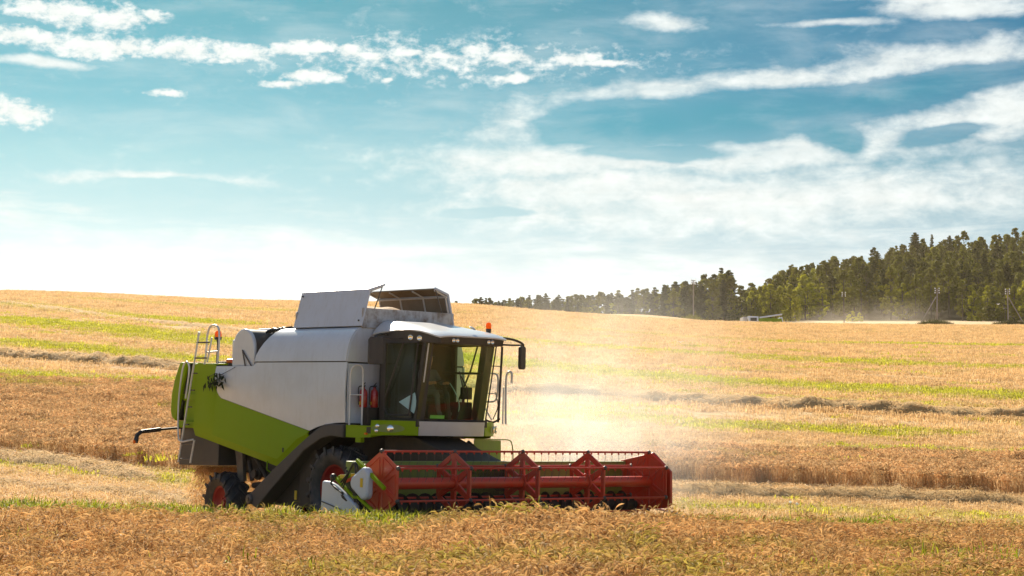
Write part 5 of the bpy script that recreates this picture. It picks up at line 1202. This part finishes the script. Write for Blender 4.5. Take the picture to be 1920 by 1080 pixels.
# ------------------------------------------------------------------ second combine far away
fx, fy = (1430-960)/3520/.998*440, 440.
fc = empty('combine_harvester', (fx, fy, gz1(fx, fy)-1.1), None, R(180)); tag(fc, 'small distant combine harvester trailing dust below the wooded hillside', 'combine harvester')
g = G(); g.prism([(1.2,1.3),(-4.0,1.3),(-4.4,2.0),(-4.2,3.0),(1.2,3.1)], 'Y', -1.4, 1.4); part(g, 'side_panel', 'green', .05, fc)
g = G(); g.prism([(1.2,1.8),(3.3,1.8),(3.5,3.6),(1.2,3.5)], 'Y', -1.3, 1.3); part(g, 'cab_shell', 'porcelain', .06, fc)
g = G(); g.box((1.6,-1.34,2.4), (3.1,1.34,3.2)); part(g, 'cab_window', 'black', .02, fc)
g = G(); g.prism([(-4.6,2.2),(-3.9,2.2),(-3.6,3.2),(-4.4,3.4)], 'Y', -1.2, 1.2); part(g, 'rear_hood', 'porcelain', .05, fc)
g = G(); g.tube([(1.0,1.5,3.2),(-4.3,1.5,3.95)], .2, n=10); part(g, 'unloading_pipe', 'porcelain', 0, fc)
g = G(); g.box((3.6,-3.4,.5), (4.9,3.4,.7)); g.box((3.5,-3.4,1.9),(3.6,-1.4,3.2)); g.box((4.1,-3.3,1.8),(5.0,3.3,3.3)); part(g, 'reel', 'silver', .03, fc)
for y in (-1.3, 1.3):
    g = G(); g.lathe([(.5,-.3),(.9,-.28),(.9,.28),(.5,.3)], (2.0,y,.85), 20); part(g, 'front_wheel', 'rubber', 0, fc)
    g = G(); g.lathe([(.3,-.2),(.6,-.2),(.6,.2),(.3,.2)], (-3.2,y,.55), 20); part(g, 'rear_wheel', 'rubber', 0, fc)

# ------------------------------------------------------------------ birds and flowers
def bird(px, py, d, rz, label, span=1.0):
    x = (px-960)/3520/.998*d; z = CAMZ + (765-py)/3520*d
    e = empty('bird', (x, d, z), None, rz); tag(e, label, 'bird', 'white birds over the field')
    g = G(); g.ball((0,0,0), (.22*span,.07*span,.07*span), 10, 6); g.ball((.22*span,0,.03*span), .05*span, 8, 6); g.add([(-.2*span,-.03,0),(-.36*span,-.07*span,.01),(-.36*span,.07*span,.01),(-.2*span,.03,0)], [(0,1,2,3)]); part(g, 'body', 'bird', 0, e)
    for s in (-1, 1):
        g = G(); g.grid([[(.10*span,s*.04*span,.03*span),(-.10*span,s*.04*span,.03*span)],[(.09*span,s*.25*span,.17*span),(-.08*span,s*.25*span,.16*span)],[(-.02*span,s*.5*span,.10*span),(-.08*span,s*.5*span,.09*span)]]); part(g, 'wing', 'bird', 0, e, solid=.015)
bird(1275.5, 642, 150, R(70), 'white bird low over the bright stubble in mid field', .55)
bird(1871, 571, 500, R(30), 'white bird flying before the trees beside the pole with the lamp bracket', 1.5)
for px, py, lab in ((1478,941,'larger white wildflower in the grass before the tousled windrow'), (1490.5,944,'smaller white wildflower close beside the larger one')):
    y = 43.; x = (px-960)/3520/.998*y; z0 = gz1(x, y); zt = CAMZ - (py-765)/3520*y
    e = empty('wildflower', (x, y, z0)); tag(e, lab, 'flower', 'white wildflowers')
    g = G(); g.tube([(0,0,-.05),(.02,0,(zt-z0)*.5),(0,0,zt-z0)], .006, n=5); part(g, 'stem', 'green', 0, e)
    g = G()
    for k in range(9):
        a = k*.698; r_ = .055 if lab.startswith('larger') else .042; g.add([(0,0,zt-z0),(r_*.6*math.cos(a-.3),r_*.6*math.sin(a-.3)-.01,zt-z0+.02),(r_*math.cos(a),r_*math.sin(a)-.01,zt-z0+.015),(r_*.6*math.cos(a+.3),r_*.6*math.sin(a+.3)-.01,zt-z0+.02)], [(0,1,2,3)])
    g.ball((0,0,zt-z0+.01), .03); g.build('petals', 'petal', e, smooth=0, fix=False)

# ------------------------------------------------------------------ haze and dust
def volume_box(name, a, b, label, nodes):
    g = G().box(a, b); o = g.build(name, None, None, smooth=0)
    m = bpy.data.materials.new(name + '_air'); m.use_nodes = True; t = NT(m.node_tree); t.n.clear(); out_ = t.new('ShaderNodeOutputMaterial')
    v = t.new('ShaderNodeVolumePrincipled'); nodes(t, v, o); t.l.new(v.outputs[0], out_.inputs['Volume']); o.data.materials.append(m)
    tag(o, label, None, None, 'stuff'); return o, m
def haze_nodes(t, v, o):
    v.inputs['Color'].default_value = (1.0, .84, .60, 1); v.inputs['Density'].default_value = .00005; v.inputs['Anisotropy'].default_value = .62
volume_box('haze', (-900,-160,-12), (900,1500,118), 'thin warm haze over the fields', haze_nodes)
def dust_nodes(blobs, peak, col, scale):
    def f(t, v, o):
        co = t.new('ShaderNodeNewGeometry').outputs['Position']; n = t.noise(co, scale, 6, .62, .4); n_ = t.ramp(n, .42, .66); tot = None
        for (c, r, s) in blobs:
            mp = t.new('ShaderNodeMapping'); mp.vector_type = 'TEXTURE'; t.l.new(co, mp.inputs[0]); mp.inputs[1].default_value = c; mp.inputs[3].default_value = r
            ln = t.new('ShaderNodeVectorMath', operation='LENGTH'); t.l.new(mp.outputs[0], ln.inputs[0]); q = t.math('MULTIPLY', t.ramp(ln.outputs['Value'], 1., .0), s); tot = q if tot is None else t.math('ADD', tot, q)
        t.put(v.inputs['Density'], t.math('MULTIPLY', t.math('MULTIPLY', tot, t.math('ADD', n_, .10)), peak)); v.inputs['Color'].default_value = col; v.inputs['Anisotropy'].default_value = .55
    return f
volume_box('dust_cloud', (-5,41.5,-.6), (16,84,9.5), 'glowing cloud of harvest dust drifting right behind the combine',
           dust_nodes([((1.3,47.5,.9),(3.9,6.,3.7),1.0), ((2.0,51,2.2),(4.6,8.,5.2),.6), ((5,54,1.5),(4.5,8,3.6),.12), ((4,62,3.2),(6,16,5.5),.12)], .125, (1., .97, .92, 1), .42))
volume_box('dust_cloud', (62,425,14), (122,600,42), 'brown dust trailing behind the distant combine',
           dust_nodes([((82,470,21),(22,40,8),1.), ((98,510,25),(26,60,9),.7)], .009, (1., .86, .70, 1), .07))
